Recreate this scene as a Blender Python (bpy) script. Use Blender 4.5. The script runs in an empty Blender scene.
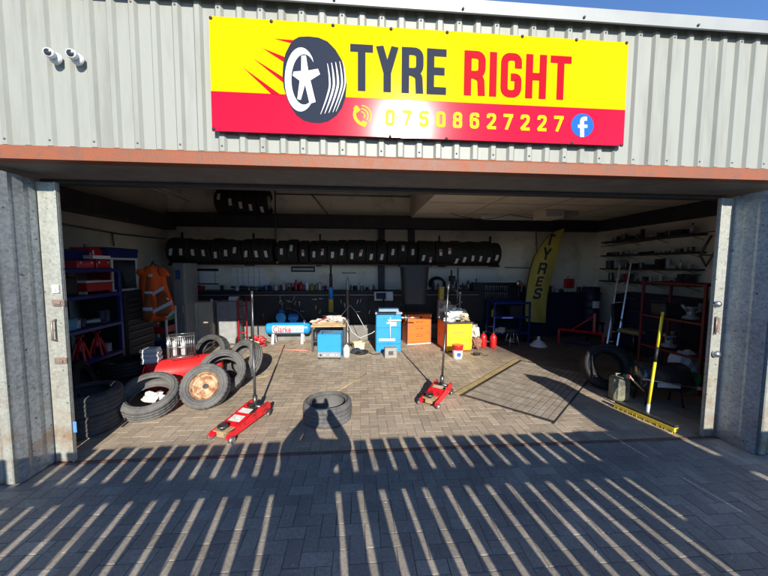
import bpy, bmesh, math, random
from mathutils import Vector, Matrix, Euler
random.seed(11)
PI = math.pi
R_ = math.radians
scene = bpy.context.scene
COL = scene.collection

# ------------------------------------------------------------------ measured camera (metres)
CF = 310.0
_pitch, _yaw, _roll = math.atan(22/310.), math.atan(23.5/310.), R_(.3)
_F = Vector((math.sin(_yaw)*math.cos(_pitch), math.cos(_yaw)*math.cos(_pitch), -math.sin(_pitch)))
_R = _F.cross(Vector((0, 0, 1))).normalized()
_U = _R.cross(_F)
_c, _s = math.cos(_roll), math.sin(_roll)
_R, _U = _R*_c + _U*_s, _U*_c - _R*_s
EYE = Vector((0, -2.911, 1.8))
def _ray(x, y): return _F + _R*((x-384)/CF) - _U*((y-288)/CF)
def G(x, y, z=0.0):            # survey point on a level plane
    r = _ray(x, y); return EYE + r*((z-EYE.z)/r.z)
def P(x, y, Y):                # survey point at depth Y
    r = _ray(x, y); return EYE + r*((Y-EYE.y)/r.y)
def Q(x, y, X):                # survey point on a side wall plane
    r = _ray(x, y); return EYE + r*((X-EYE.x)/r.x)
SUN = Vector((-.12, .91, -.41)).normalized()

# ------------------------------------------------------------------ materials
MATS = {}
def M(name, col, rough=.6, metal=0., var=.18, scale=7., bump=0., bscale=80., col2=None, amt=.5, soft=.25, spec=.5, coat=0., mp=None):
    if name in MATS: return MATS[name]
    m = bpy.data.materials.new(name); m.use_nodes = True
    nt = m.node_tree; n = nt.nodes; b = n['Principled BSDF']
    b.inputs['Roughness'].default_value = rough
    b.inputs['Metallic'].default_value = metal
    b.inputs['Specular IOR Level'].default_value = spec
    b.inputs['Coat Weight'].default_value = coat
    tc = n.new('ShaderNodeTexCoord')
    no = n.new('ShaderNodeTexNoise'); no.inputs['Scale'].default_value = scale
    no.inputs['Detail'].default_value = 6; no.inputs['Roughness'].default_value = .65
    if mp:
        mq = n.new('ShaderNodeMapping'); mq.inputs['Scale'].default_value = mp; nt.links.new(tc.outputs['Object'], mq.inputs['Vector']); nt.links.new(mq.outputs['Vector'], no.inputs['Vector'])
    else: nt.links.new(tc.outputs['Object'], no.inputs['Vector'])
    cr = n.new('ShaderNodeValToRGB')
    if col2 is None:
        a = [max(0, c*(1-var)) for c in col]; d = [min(1, c*(1+var)) for c in col]
        cr.color_ramp.elements[0].position = .3; cr.color_ramp.elements[1].position = .7
    else:
        a = col2; d = col
        cr.color_ramp.elements[0].position = amt-soft/2; cr.color_ramp.elements[1].position = amt+soft/2
    cr.color_ramp.elements[0].color = (*a, 1); cr.color_ramp.elements[1].color = (*d, 1)
    nt.links.new(no.outputs['Fac'], cr.inputs['Fac'])
    nt.links.new(cr.outputs['Color'], b.inputs['Base Color'])
    mr = n.new('ShaderNodeMapRange')
    mr.inputs['To Min'].default_value = max(.03, rough-.12); mr.inputs['To Max'].default_value = min(1, rough+.12)
    nt.links.new(no.outputs['Fac'], mr.inputs['Value']); nt.links.new(mr.outputs['Result'], b.inputs['Roughness'])
    if bump:
        nb = n.new('ShaderNodeTexNoise'); nb.inputs['Scale'].default_value = bscale; nb.inputs['Detail'].default_value = 4
        nt.links.new(tc.outputs['Object'], nb.inputs['Vector'])
        bp = n.new('ShaderNodeBump'); bp.inputs['Strength'].default_value = bump; bp.inputs['Distance'].default_value = .01
        nt.links.new(nb.outputs['Fac'], bp.inputs['Height']); nt.links.new(bp.outputs['Normal'], b.inputs['Normal'])
    MATS[name] = m
    return m

def galv(name, base, dark, rust_z, rust_amt):
    """galvanised steel: spangle, specks, rust near the foot"""
    m = bpy.data.materials.new(name); m.use_nodes = True
    nt = m.node_tree; n = nt.nodes; b = n['Principled BSDF']; L = nt.links.new
    tc = n.new('ShaderNodeTexCoord')
    vo = n.new('ShaderNodeTexVoronoi'); vo.inputs['Scale'].default_value = 48
    no = n.new('ShaderNodeTexNoise'); no.inputs['Scale'].default_value = 3.5; no.inputs['Detail'].default_value = 8; no.inputs['Roughness'].default_value = .75
    mp = n.new('ShaderNodeMapping'); mp.inputs['Scale'].default_value = (1, 1, .35)
    L(tc.outputs['Object'], mp.inputs['Vector']); L(tc.outputs['Object'], vo.inputs['Vector']); L(mp.outputs['Vector'], no.inputs['Vector'])
    bw = n.new('ShaderNodeRGBToBW'); L(vo.outputs['Color'], bw.inputs['Color'])
    ad = n.new('ShaderNodeMath'); ad.operation = 'MULTIPLY_ADD'; ad.inputs[1].default_value = .45; L(bw.outputs['Val'], ad.inputs[0]); L(no.outputs['Fac'], ad.inputs[2])
    cr = n.new('ShaderNodeValToRGB'); L(ad.outputs[0], cr.inputs['Fac'])
    e = cr.color_ramp.elements
    e[0].position = .42; e[0].color = (*dark, 1); e[1].position = .95; e[1].color = (*base, 1)
    # rust band
    sx = n.new('ShaderNodeSeparateXYZ'); L(tc.outputs['Object'], sx.inputs['Vector'])
    nr = n.new('ShaderNodeTexNoise'); nr.inputs['Scale'].default_value = 6; nr.inputs['Detail'].default_value = 9; L(tc.outputs['Object'], nr.inputs['Vector'])
    mz = n.new('ShaderNodeMapRange'); mz.inputs['From Min'].default_value = rust_z; mz.inputs['From Max'].default_value = 0.
    mz.inputs['To Min'].default_value = 0; mz.inputs['To Max'].default_value = rust_amt; L(sx.outputs['Z'], mz.inputs['Value'])
    mu = n.new('ShaderNodeMath'); mu.operation = 'MULTIPLY'; L(mz.outputs['Result'], mu.inputs[0])
    r2 = n.new('ShaderNodeMapRange'); r2.inputs['From Min'].default_value = .42; r2.inputs['From Max'].default_value = .68; L(nr.outputs['Fac'], r2.inputs['Value']); L(r2.outputs['Result'], mu.inputs[1])
    mx = n.new('ShaderNodeMix'); mx.data_type = 'RGBA'; L(mu.outputs[0], mx.inputs[0]); L(cr.outputs['Color'], mx.inputs[6]); mx.inputs[7].default_value = (.28, .16, .08, 1)
    # dark specks
    vs = n.new('ShaderNodeTexNoise'); vs.inputs['Scale'].default_value = 26; vs.inputs['Detail'].default_value = 3; L(tc.outputs['Object'], vs.inputs['Vector'])
    sp = n.new('ShaderNodeMapRange'); sp.inputs['From Min'].default_value = .66; sp.inputs['From Max'].default_value = .71; L(vs.outputs['Fac'], sp.inputs['Value'])
    m2 = n.new('ShaderNodeMix'); m2.data_type = 'RGBA'; L(sp.outputs['Result'], m2.inputs[0]); L(mx.outputs[2], m2.inputs[6]); m2.inputs[7].default_value = (dark[0]*.4, dark[1]*.4, dark[2]*.4, 1)
    L(m2.outputs[2], b.inputs['Base Color'])
    b.inputs['Roughness'].default_value = .5; b.inputs['Metallic'].default_value = .35
    bp = n.new('ShaderNodeBump'); bp.inputs['Strength'].default_value = .25; bp.inputs['Distance'].default_value = .004; L(no.outputs['Fac'], bp.inputs['Height']); L(bp.outputs['Normal'], b.inputs['Normal'])
    MATS[name] = m
    return m

def paving_mat(name, stain, rough, dust):
    m = bpy.data.materials.new(name); m.use_nodes = True
    nt = m.node_tree; n = nt.nodes; b = n['Principled BSDF']; L = nt.links.new
    at = n.new('ShaderNodeAttribute'); at.attribute_name = 'tint'
    tc = n.new('ShaderNodeTexCoord')
    a = n.new('ShaderNodeTexNoise'); a.inputs['Scale'].default_value = 1.3; a.inputs['Detail'].default_value = 8; a.inputs['Roughness'].default_value = .7
    f = n.new('ShaderNodeTexNoise'); f.inputs['Scale'].default_value = 55; f.inputs['Detail'].default_value = 6; f.inputs['Roughness'].default_value = .7
    s = n.new('ShaderNodeTexNoise'); s.inputs['Scale'].default_value = 9; s.inputs['Detail'].default_value = 7; s.inputs['Roughness'].default_value = .75; s.inputs['Distortion'].default_value = .6
    for q in (a, f, s): L(tc.outputs['Object'], q.inputs['Vector'])
    r1 = n.new('ShaderNodeMapRange'); r1.inputs['From Min'].default_value = .35; r1.inputs['From Max'].default_value = .7; r1.inputs['To Min'].default_value = 0; r1.inputs['To Max'].default_value = .75; L(a.outputs['Fac'], r1.inputs['Value'])
    x1 = n.new('ShaderNodeMix'); x1.data_type = 'RGBA'; L(r1.outputs['Result'], x1.inputs[0]); L(at.outputs['Color'], x1.inputs[6]); x1.inputs[7].default_value = (*stain, 1)
    r2 = n.new('ShaderNodeMapRange'); r2.inputs['From Min'].default_value = .57; r2.inputs['From Max'].default_value = .72; r2.inputs['To Max'].default_value = .5; L(s.outputs['Fac'], r2.inputs['Value'])
    x2 = n.new('ShaderNodeMix'); x2.data_type = 'RGBA'; L(r2.outputs['Result'], x2.inputs[0]); L(x1.outputs[2], x2.inputs[6]); x2.inputs[7].default_value = (*dust, 1)
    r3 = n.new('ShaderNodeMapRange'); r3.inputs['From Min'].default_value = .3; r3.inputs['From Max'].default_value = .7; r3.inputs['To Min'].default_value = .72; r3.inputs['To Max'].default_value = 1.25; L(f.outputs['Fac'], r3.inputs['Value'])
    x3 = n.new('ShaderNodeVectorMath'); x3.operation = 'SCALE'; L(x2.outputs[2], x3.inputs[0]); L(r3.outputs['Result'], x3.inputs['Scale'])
    L(x3.outputs[0], b.inputs['Base Color'])
    b.inputs['Roughness'].default_value = rough
    bp = n.new('ShaderNodeBump'); bp.inputs['Strength'].default_value = .5; bp.inputs['Distance'].default_value = .004; L(f.outputs['Fac'], bp.inputs['Height']); L(bp.outputs['Normal'], b.inputs['Normal'])
    return m

# ------------------------------------------------------------------ mesh builder
class MB:
    def __init__(s): s.bm = bmesh.new(); s.mi = 0
    def _mat(s, T):
        return T if T is not None else Matrix.Identity(4)
    def add(s, vs, fs, smooth=False):
        v = [s.bm.verts.new(p) for p in vs]
        for f in fs:
            try:
                q = s.bm.faces.new([v[i] for i in f]); q.material_index = s.mi; q.smooth = smooth
            except ValueError: pass
        return s
    def box(s, x0, x1, y0, y1, z0, z1, bev=.004, T=None):
        T = s._mat(T)
        b = min(bev, abs(x1-x0)*.45, abs(y1-y0)*.45, abs(z1-z0)*.45)
        cx, cy, cz = (x0+x1)/2, (y0+y1)/2, (z0+z1)/2
        hx, hy, hz = abs(x1-x0)/2, abs(y1-y0)/2, abs(z1-z0)/2
        if b <= 1e-5:
            vs = [(sx*hx, sy*hy, sz*hz) for sx in (-1, 1) for sy in (-1, 1) for sz in (-1, 1)]
            fs = [(0,1,3,2),(4,6,7,5),(0,4,5,1),(2,3,7,6),(0,2,6,4),(1,5,7,3)]
        else:
            vs = []; idx = {}
            for sx in (-1, 1):
                for sy in (-1, 1):
                    for sz in (-1, 1):
                        for k in range(3):
                            p = [sx*hx, sy*hy, sz*hz]
                            for j in range(3):
                                if j != k: p[j] -= (sx, sy, sz)[j]*b
                            idx[(sx, sy, sz, k)] = len(vs); vs.append(tuple(p))
            fs = []
            for k in range(3):
                j, l = [(1, 2), (0, 2), (0, 1)][k]
                for sg in (-1, 1):
                    f = []
                    for a, c in ((-1, -1), (1, -1), (1, 1), (-1, 1)):
                        t = [0, 0, 0]; t[k] = sg; t[j] = a; t[l] = c
                        f.append(idx[(*t, k)])
                    fs.append(f)
            for k in range(3):            # edges along axis k
                j, l = [(1, 2), (0, 2), (0, 1)][k]
                for a in (-1, 1):
                    for c in (-1, 1):
                        t0 = [0,0,0]; t1 = [0,0,0]
                        t0[j] = t1[j] = a; t0[l] = t1[l] = c; t0[k] = -1; t1[k] = 1
                        fs.append([idx[(*t0, j)], idx[(*t1, j)], idx[(*t1, l)], idx[(*t0, l)]])
            for sx in (-1, 1):
                for sy in (-1, 1):
                    for sz in (-1, 1):
                        fs.append([idx[(sx, sy, sz, k)] for k in range(3)])
        s.add([T @ Vector((p[0]+cx, p[1]+cy, p[2]+cz)) for p in vs], fs)
        return s
    def tube(s, pts, r, n=10, caps=True, T=None, smooth=True):
        T = s._mat(T)
        pts = [Vector(p) for p in pts]
        rs = r if isinstance(r, (list, tuple)) else [r]*len(pts)
        rings = []; ref = None
        for i, p in enumerate(pts):
            d = ((pts[min(i+1, len(pts)-1)]-p).normalized() + (p-pts[max(i-1, 0)]).normalized())
            d = d.normalized() if d.length > 1e-6 else Vector((0, 0, 1))
            if ref is None: ref = Vector((0, 0, 1)) if abs(d.z) < .9 else Vector((1, 0, 0))
            a = d.cross(ref).normalized(); b = a.cross(d).normalized(); ref = b
            rings.append([s.bm.verts.new(T @ (p + (a*math.cos(2*PI*k/n) + b*math.sin(2*PI*k/n))*rs[i])) for k in range(n)])
        for i in range(len(rings)-1):
            for k in range(n):
                f = s.bm.faces.new((rings[i][k], rings[i][(k+1) % n], rings[i+1][(k+1) % n], rings[i+1][k])); f.material_index = s.mi; f.smooth = smooth
        if caps:
            for rg in (rings[0], rings[-1]):
                try: f = s.bm.faces.new(rg); f.material_index = s.mi
                except ValueError: pass
        return s
    def lathe(s, prof, n=24, T=None, closed=False, smooth=True, fn=None, a0=0, a1=2*PI):
        """prof: (r, z) pairs spun about Z"""
        T = s._mat(T); full = abs(a1-a0-2*PI) < 1e-4
        m = n if full else n+1
        rings = []
        for k in range(m):
            a = a0 + (a1-a0)*k/n
            rg = []
            for j, (r, z) in enumerate(prof):
                if fn: r, z = fn(r, z, k, j)
                rg.append(s.bm.verts.new(T @ Vector((r*math.cos(a), r*math.sin(a), z))))
            rings.append(rg)
        J = len(prof)
        for k in range(n):
            A, B = rings[k], rings[(k+1) % m]
            for j in range(J if closed else J-1):
                j2 = (j+1) % J
                try: f = s.bm.faces.new((A[j], B[j], B[j2], A[j2])); f.material_index = s.mi; f.smooth = smooth
                except ValueError: pass
        return s
    def prism(s, poly, d0, d1, axis='Y', T=None):
        """poly: 2D outline; extruded along axis. axis Y: (x,z); X: (y,z); Z: (x,y)"""
        T = s._mat(T)
        def mk(p, d): return {'Y': (p[0], d, p[1]), 'X': (d, p[0], p[1]), 'Z': (p[0], p[1], d)}[axis]
        n = len(poly)
        vs = [T @ Vector(mk(p, d0)) for p in poly] + [T @ Vector(mk(p, d1)) for p in poly]
        fs = [list(range(n)), list(range(2*n-1, n-1, -1))] + [[i, (i+1) % n, n+(i+1) % n, n+i] for i in range(n)]
        s.add(vs, fs); return s
    def build(s, name, mats, parent=None, loc=(0, 0, 0), rot=(0, 0, 0), shade=None):
        bmesh.ops.recalc_face_normals(s.bm, faces=s.bm.faces)
        me = bpy.data.meshes.new(name); s.bm.to_mesh(me); s.bm.free()
        for m in (mats if isinstance(mats, (list, tuple)) else [mats]): me.materials.append(m)
        o = bpy.data.objects.new(name, me); COL.objects.link(o)
        o.location = loc; o.rotation_euler = rot
        if parent: o.parent = parent
        return o

def tag(o, label=None, cat=None, group=None, kind=None):
    if label: o['label'] = label
    if cat: o['category'] = cat
    if group: o['group'] = group
    if kind: o['kind'] = kind
    return o
def thing(name, label, cat, loc=(0, 0, 0), rz=0, group=None, rot=None):
    o = bpy.data.objects.new(name, None); COL.objects.link(o)
    o.location = loc; o.rotation_euler = rot if rot else (0, 0, rz)
    o.empty_display_size = .1
    return tag(o, label, cat, group)
def dup(root, loc, rot, label=None, group=None):
    r = root.copy(); COL.objects.link(r); r.location = loc; r.rotation_euler = rot
    if label: r['label'] = label
    if group: r['group'] = group
    for ch in list(root.children):
        c = ch.copy(); COL.objects.link(c); c.parent = r
        for g in ch.children:
            d = g.copy(); COL.objects.link(d); d.parent = c
    return r
def RT(loc=(0, 0, 0), rx=0, ry=0, rz=0): return Matrix.Translation(loc) @ Euler((rx, ry, rz)).to_matrix().to_4x4()

# flat lettering ------------------------------------------------
def rnd(pts, r, closed=False, n=5):
    out = [pts[0]]
    for i in range(1, len(pts)-1):
        a, b, c = Vector(pts[i-1]), Vector(pts[i]), Vector(pts[i+1])
        d1 = (a-b); d2 = (c-b); l = min(r, d1.length*.5, d2.length*.5)
        p1 = b+d1.normalized()*l; p2 = b+d2.normalized()*l
        for k in range(n+1):
            t = k/n; q = p1*(1-t)**2 + b*2*t*(1-t) + p2*t*t
            out.append((q.x, q.y))
    out.append(pts[-1]); return out
def ribbon(pts, t):
    P_ = [Vector(p) for p in pts]; L, Rr = [], []
    q = []
    for p in P_:
        if not q or (p-q[-1]).length > 1e-5: q.append(p)
    P_ = q
    for i, p in enumerate(P_):
        d0 = (p-P_[i-1]).normalized() if i else (P_[1]-p).normalized()
        d1 = (P_[i+1]-p).normalized() if i < len(P_)-1 else d0
        n0 = Vector((-d0.y, d0.x)); n1 = Vector((-d1.y, d1.x)); nn = (n0+n1)
        nn = nn.normalized() if nn.length > 1e-6 else n0
        k = t/2/max(.5, nn.dot(n0))
        L.append(p+nn*k); Rr.append(p-nn*k)
    return L, Rr
def glyph(ch, w, t):
    h = t/2; r = .17
    g = {
     'T': (w, [[(0, 1-h), (w, 1-h)], [(w/2, 0), (w/2, 1-h)]]),
     'Y': (w, [[(h*.9, 1), (w/2, .42)], [(w-h*.9, 1), (w/2, .42)], [(w/2, 0), (w/2, .5)]]),
     'R': (w, [[(h, 0), (h, 1)], rnd([(h, 1-h), (w-h, 1-h), (w-h, .47), (h, .47)], r), rnd([(w*.45, .47), (w-h-.02, .40), (w-h, 0)], .12)]),
     'I': (t, [[(h, 0), (h, 1)]]),
     'E': (w*.9, [[(h, 0), (h, 1)], [(h, 1-h), (w*.9, 1-h)], [(h, .51), (w*.82, .51)], [(h, h), (w*.9, h)]]),
     'H': (w, [[(h, 0), (h, 1)], [(w-h, 0), (w-h, 1)], [(h, .5), (w-h, .5)]]),
     'G': (w, [rnd([(w-h, .66), (w-h, 1-h), (h, 1-h), (h, h), (w-h, h), (w-h, .46), (w*.48, .46)], r)]),
     'S': (w, [rnd([(w-h, .70), (w-h, 1-h), (h, 1-h), (h, .56), (w-h, .44), (w-h, h), (h, h), (h, .30)], r)]),
     '0': (w, [rnd([(w/2, h), (h, h), (h, 1-h), (w-h, 1-h), (w-h, h), (w/2-.01, h)], r)]),
     '8': (w, [rnd([(w/2, h), (h, h), (h, .52), (w-h, .52), (w-h, h), (w/2-.01, h)], r), rnd([(w/2, .52), (h+.01, .52), (h+.01, 1-h), (w-h-.01, 1-h), (w-h-.01, .52), (w/2-.01, .52)], r)]),
     '6': (w, [rnd([(w-h, .72), (w-h, 1-h), (h, 1-h), (h, h), (w-h, h), (w-h, .58), (h, .58)], r)]),
     '2': (w, [rnd([(h, .70), (h, 1-h), (w-h, 1-h), (w-h, .60), (h, .12), (h, h)], r), [(h*.6, h), (w, h)]]),
     '7': (w, [[(0, 1-h), (w, 1-h)], [(w-h, 1-h*1.2), (w*.32, 0)]]),
     '5': (w, [[(w, 1-h), (h, 1-h)], [(h, 1-h), (h, .5)], rnd([(h, .56), (w-h, .56), (w-h, h), (h, h), (h, .28)], r)]),
    }[ch]
    return g
_dz = [0]
def word(text, x0, x1, z0, z1, Y, mat, w=.45, t=.16, gap=.06):
    tot = sum(glyph(c, w, t)[0] for c in text)+gap*(len(text)-1); sx = (x1-x0)/tot; cur = 0
    for c in text:
        gw = glyph(c, w, t)[0]; m = MB(); letters(m, c, x0+cur*sx, x0+(cur+gw)*sx, z0, z1, Y, w, t); SB(m, 'lettering', mat); cur += gw+gap
def letters(mb, text, x0, x1, z0, z1, Y, w=.44, t=.155, gap=.09, fn=None, x0b=None):
    """flat letters filling x0..x1, z0..z1 on plane Y (or through fn(x,z,off))"""
    tot = sum(glyph(c, w, t)[0] for c in text) + gap*(len(text)-1)
    sx = (x1-x0)/tot; H = z1-z0; cur = 0
    for c in text:
        gw, strokes = glyph(c, w, t)
        for st in strokes:
            pts = [((cur+px)*sx, pz*H) for px, pz in st]
            L, Rr = ribbon(pts, t*H*.5+t*sx*.5)
            _dz[0] = (_dz[0]+1) % 5; off = .0003*_dz[0]
            for i in range(len(L)-1):
                q = [L[i], L[i+1], Rr[i+1], Rr[i]]
                vs = []
                for p in q:
                    x, z = x0+p.x, z0+max(0, min(H, p.y))
                    vs.append(fn(x, z, off) if fn else (x, Y-off, z))
                mb.add(vs, [(0, 1, 2, 3)])
        cur += gw+gap

# ------------------------------------------------------------------ palette
m_clad = M('cladding_paint', (.262, .270, .235), .5, 0, .05, 3.0, .05, 30, col2=(.205, .205, .170), amt=.40, soft=.22, mp=(1.6, 1.6, .22))
m_flash = M('flashing_paint', (.29, .30, .285), .45, 0, .06, 3)
m_red_lintel = M('lintel_paint', (.24, .066, .022), .6, 0, .2, 12, .2, 60, col2=(.16, .07, .04), amt=.45, soft=.3)
m_soffit = M('soffit_paint', (.16, .16, .155), .7, 0, .25, 5, .1)
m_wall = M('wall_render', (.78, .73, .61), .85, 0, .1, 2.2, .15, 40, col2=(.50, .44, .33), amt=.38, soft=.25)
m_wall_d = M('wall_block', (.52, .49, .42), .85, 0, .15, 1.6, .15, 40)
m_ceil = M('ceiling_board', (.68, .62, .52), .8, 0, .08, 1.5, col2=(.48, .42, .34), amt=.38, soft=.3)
m_board = M('wall_sheet_white', (.66, .66, .62), .6, 0, .08, 3)
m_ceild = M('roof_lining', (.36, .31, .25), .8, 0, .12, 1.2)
m_beam = M('steel_beam_paint', (.03, .03, .035), .6, 0, .3, 6)
m_galvL = galv('galvanised_leaf', (.40, .43, .44), (.19, .215, .23), .75, .9)
m_galvR = galv('galvanised_leaf_sky_tint', (.40, .45, .48), (.20, .235, .26), .8, .55)  # bluer copy of the leaf steel, sky reflection put into the colour
m_jamb = galv('jamb_paint', (.43, .44, .39), (.27, .28, .245), .95, 1.0)
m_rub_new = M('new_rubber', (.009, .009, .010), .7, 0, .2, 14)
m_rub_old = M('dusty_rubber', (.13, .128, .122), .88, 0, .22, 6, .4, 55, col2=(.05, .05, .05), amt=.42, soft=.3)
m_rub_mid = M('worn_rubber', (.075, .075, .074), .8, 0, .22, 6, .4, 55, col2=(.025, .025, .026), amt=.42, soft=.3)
m_black = M('black_paint', (.012, .012, .014), .6, 0, .3, 10)
m_blackp = M('black_plastic', (.022, .022, .024), .5, 0, .2, 12)
m_panel = M('black_pegboard', (.011, .012, .013), .6, 0, .35, 5)
m_paper = M('white_paper', (.75, .75, .72), .8, 0, .05, 20)
m_white = M('white_plastic', (.72, .72, .70), .45, 0, .06, 10)
m_grey = M('grey_metal', (.33, .34, .34), .45, .3, .15, 8)
m_lgrey = M('light_grey_paint', (.48, .49, .49), .5, 0, .1, 6)
m_steel = M('bright_steel', (.55, .55, .55), .3, .9, .12, 20)
m_dsteel = M('dark_steel', (.14, .14, .14), .4, .8, .2, 20)
m_red = M('red_enamel', (.52, .012, .016), .32, 0, .15, 9, coat=.3)
m_redd = M('dull_red_paint', (.33, .012, .018), .45, 0, .25, 9)
m_redj = M('jack_red_enamel', (.72, .014, .026), .32, 0, .12, 14, .05, 60, col2=(.28, .012, .014), amt=.44, soft=.10, coat=.3)
m_redk = M('dark_red_paint', (.13, .008, .012), .55, 0, .25, 9)
m_blue = M('blue_enamel', (.012, .20, .55), .35, 0, .14, 9)
m_sky = M('bright_blue_enamel', (.018, .27, .60), .42, 0, .12, 6, .05, 50, col2=(.012, .13, .30), amt=.36, soft=.10, coat=.1)
m_dblue = M('deep_blue_paint', (.008, .020, .13), .4, 0, .2, 9)
m_navy = M('navy_paint', (.010, .014, .045), .5, 0, .25, 9)
m_orange = M('orange_enamel', (.74, .145, .012), .5, 0, .15, 6, .08, 40, col2=(.40, .08, .02), amt=.38, soft=.12)
m_hivis = M('hi_vis_orange_cloth', (.90, .115, .012), .8, 0, .12, 10, .1, 120)
m_hidirty = M('grubby_orange_cloth', (.33, .085, .025), .9, 0, .3, 12)
m_reflect = M('reflective_tape', (.75, .76, .76), .35, .1, .05, 30)
m_yellow = M('yellow_enamel', (.76, .54, .012), .5, 0, .12, 6, .05, 40, col2=(.42, .28, .03), amt=.37, soft=.10)
m_dyellow = M('old_yellow_paint', (.42, .31, .04), .6, 0, .3, 12)
m_flag = M('flag_cloth', (.48, .39, .075), .7, 0, .1, 8)
m_ink = M('dark_ink', (.03, .03, .05), .7, 0, .1, 8)
m_green = M('green_plastic', (.01, .22, .09), .5, 0, .15, 8)
m_cream = M('cream_board', (.58, .50, .36), .7, 0, .12, 4)
m_wood = M('bare_wood', (.42, .30, .17), .75, 0, .25, 14, .2, 60)
m_rust = M('rusty_rim', (.50, .36, .22), .7, .1, .3, 14, .3, 50, col2=(.26, .10, .04), amt=.48, soft=.14)
m_olive = M('olive_can_plastic', (.21, .21, .13), .5, 0, .15, 6)
m_rag = M('pale_rag_cloth', (.55, .50, .44), .95, 0, .25, 6)
m_skin = M('skin', (.45, .27, .19), .55, 0, .08, 20)
m_jacket = M('dark_jacket', (.03, .035, .05), .85, 0, .2, 15)
m_pink = M('pink_rubber', (.62, .22, .18), .6, 0, .1, 10)
m_glass = M('dark_glass', (.02, .025, .03), .12, 0, .1, 4)

# ------------------------------------------------------------------ ground
def herring(name, x0, x1, y0, y1, cols, joint, mat, mjoint, u=.1, gap=.0035, skip=None, sat=(0, 0), tone=None):
    bm = bmesh.new(); lay = bm.loops.layers.float_color.new('tint')
    nx0, nx1 = int(x0/u)-2, int(x1/u)+2; ny0, ny1 = int(y0/u)-2, int(y1/u)+2
    for i in range(nx0, nx1):
        for j in range(ny0, ny1):
            k = (i-j) % 4
            if k == 0: a0, a1, b0, b1 = i*u, (i+2)*u, j*u, (j+1)*u
            elif k == 3: a0, a1, b0, b1 = i*u, (i+1)*u, j*u, (j+2)*u
            else: continue
            a0 += sat[0]; a1 += sat[0]; b0 += sat[1]; b1 += sat[1]
            a0, a1, b0, b1 = max(a0, x0), min(a1, x1), max(b0, y0), min(b1, y1)
            if a1-a0 < .02 or b1-b0 < .02: continue
            if skip and skip((a0+a1)/2, (b0+b1)/2): continue
            g = gap*random.uniform(.5, 1.2)
            a0 += g; a1 -= g; b0 += g; b1 -= g
            cx_q, cy_q = (a0+a1)/2, (b0+b1)/2; z = random.uniform(-.0012, .0012); tx, ty = random.uniform(-.004, .004), random.uniform(-.004, .004)
            c = random.choice(cols); v = random.uniform(.84, 1.16)*(tone(cx_q, cy_q) if tone else 1); c = (c[0]*v, c[1]*v, c[2]*v, 1)
            e = .005
            cx, cy = (a0+a1)/2, (b0+b1)/2
            top = [(x, y, z+(x-cx)*tx+(y-cy)*ty) for x, y in ((a0+e, b0+e), (a1-e, b0+e), (a1-e, b1-e), (a0+e, b1-e))]
            mid = [(x, y, z-.0012) for x, y in ((a0, b0), (a1, b0), (a1, b1), (a0, b1))]
            bot = [(x, y, z-.02) for x, y in ((a0, b0), (a1, b0), (a1, b1), (a0, b1))]
            T_, M_, B_ = ([bm.verts.new(p) for p in q] for q in (top, mid, bot))
            fs = [bm.faces.new(T_)]
            for q in range(4):
                w = (q+1) % 4
                fs.append(bm.faces.new((M_[q], M_[w], T_[w], T_[q]))); fs.append(bm.faces.new((B_[q], B_[w], M_[w], M_[q])))
            for f in fs:
                for l in f.loops: l[lay] = c
    # joint bed
    vs = [bm.verts.new(p) for p in ((x0, y0, -.0065), (x1, y0, -.0065), (x1, y1, -.0065), (x0, y1, -.0065))]
    f = bm.faces.new(vs); f.material_index = 1
    for l in f.loops: l[lay] = (*joint, 1)
    me = bpy.data.meshes.new(name); bm.to_mesh(me); bm.free()
    me.materials.append(mat); me.materials.append(mjoint)
    o = bpy.data.objects.new(name, me); COL.objects.link(o); o['kind'] = 'structure'
    return o
# room
XL, XR, YB = -4.6, 6.32, 5.0
gA, gB, gC, gD = G(463, 396), G(522, 361), G(553, 423), G(583, 388)
GR = [Vector((1.47, 1.16)), Vector((2.30, .42)), Vector((3.42, 1.50)), Vector((2.72, 2.32))]
e1 = (gC-gA).to_2d(); e2 = (gB-gA).to_2d()
def in_grate(x, y):
    d = Vector((x, y))-gA.to_2d(); det = e1.x*e2.y-e1.y*e2.x
    a = (d.x*e2.y-d.y*e2.x)/det; b = (e1.x*d.y-e1.y*d.x)/det
    return -.02 < a < 1.02 and -.02 < b < 1.02
from mathutils import noise as _ns
def floor_tone(x, y):           # paving colour darkened towards the far right corner, with a noisy edge
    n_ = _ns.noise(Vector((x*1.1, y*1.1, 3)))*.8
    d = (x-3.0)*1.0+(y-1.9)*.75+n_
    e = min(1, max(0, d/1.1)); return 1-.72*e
pm_in = paving_mat('brick_paving_inside', (.22, .18, .135), .75, (.50, .44, .36))
pm_out = paving_mat('block_paving_outside', (.15, .135, .115), .62, (.46, .42, .36))
herring('floor', XL, XR, .02, YB, [(.43, .35, .255), (.46, .375, .275), (.39, .315, .225), (.44, .35, .25)], (.20, .16, .12), pm_in, M('joint_sand_inside', (.22, .18, .135), .9, 0, .3, 20), gap=.0022, tone=floor_tone)
herring('pavement', -7, 9, -5.2, -.03, [(.33, .295, .24), (.35, .31, .255), (.30, .27, .225), (.365, .325, .265)], (.05, .05, .05), pm_out, M('joint_sand_outside', (.24, .22, .19), .9, 0, .3, 3, col2=(.03, .03, .03), amt=.52, soft=.12), gap=.0021, sat=(.03, .05))
o = MB().add([(-400, -400, -.03), (400, -400, -.03), (400, 400, -.03), (-400, 400, -.03)], [(0, 1, 2, 3)]).build('ground', M('yard_asphalt', (.06, .06, .062), .9, 0, .3, 3, .3, 60)); o['kind'] = 'structure'
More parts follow.
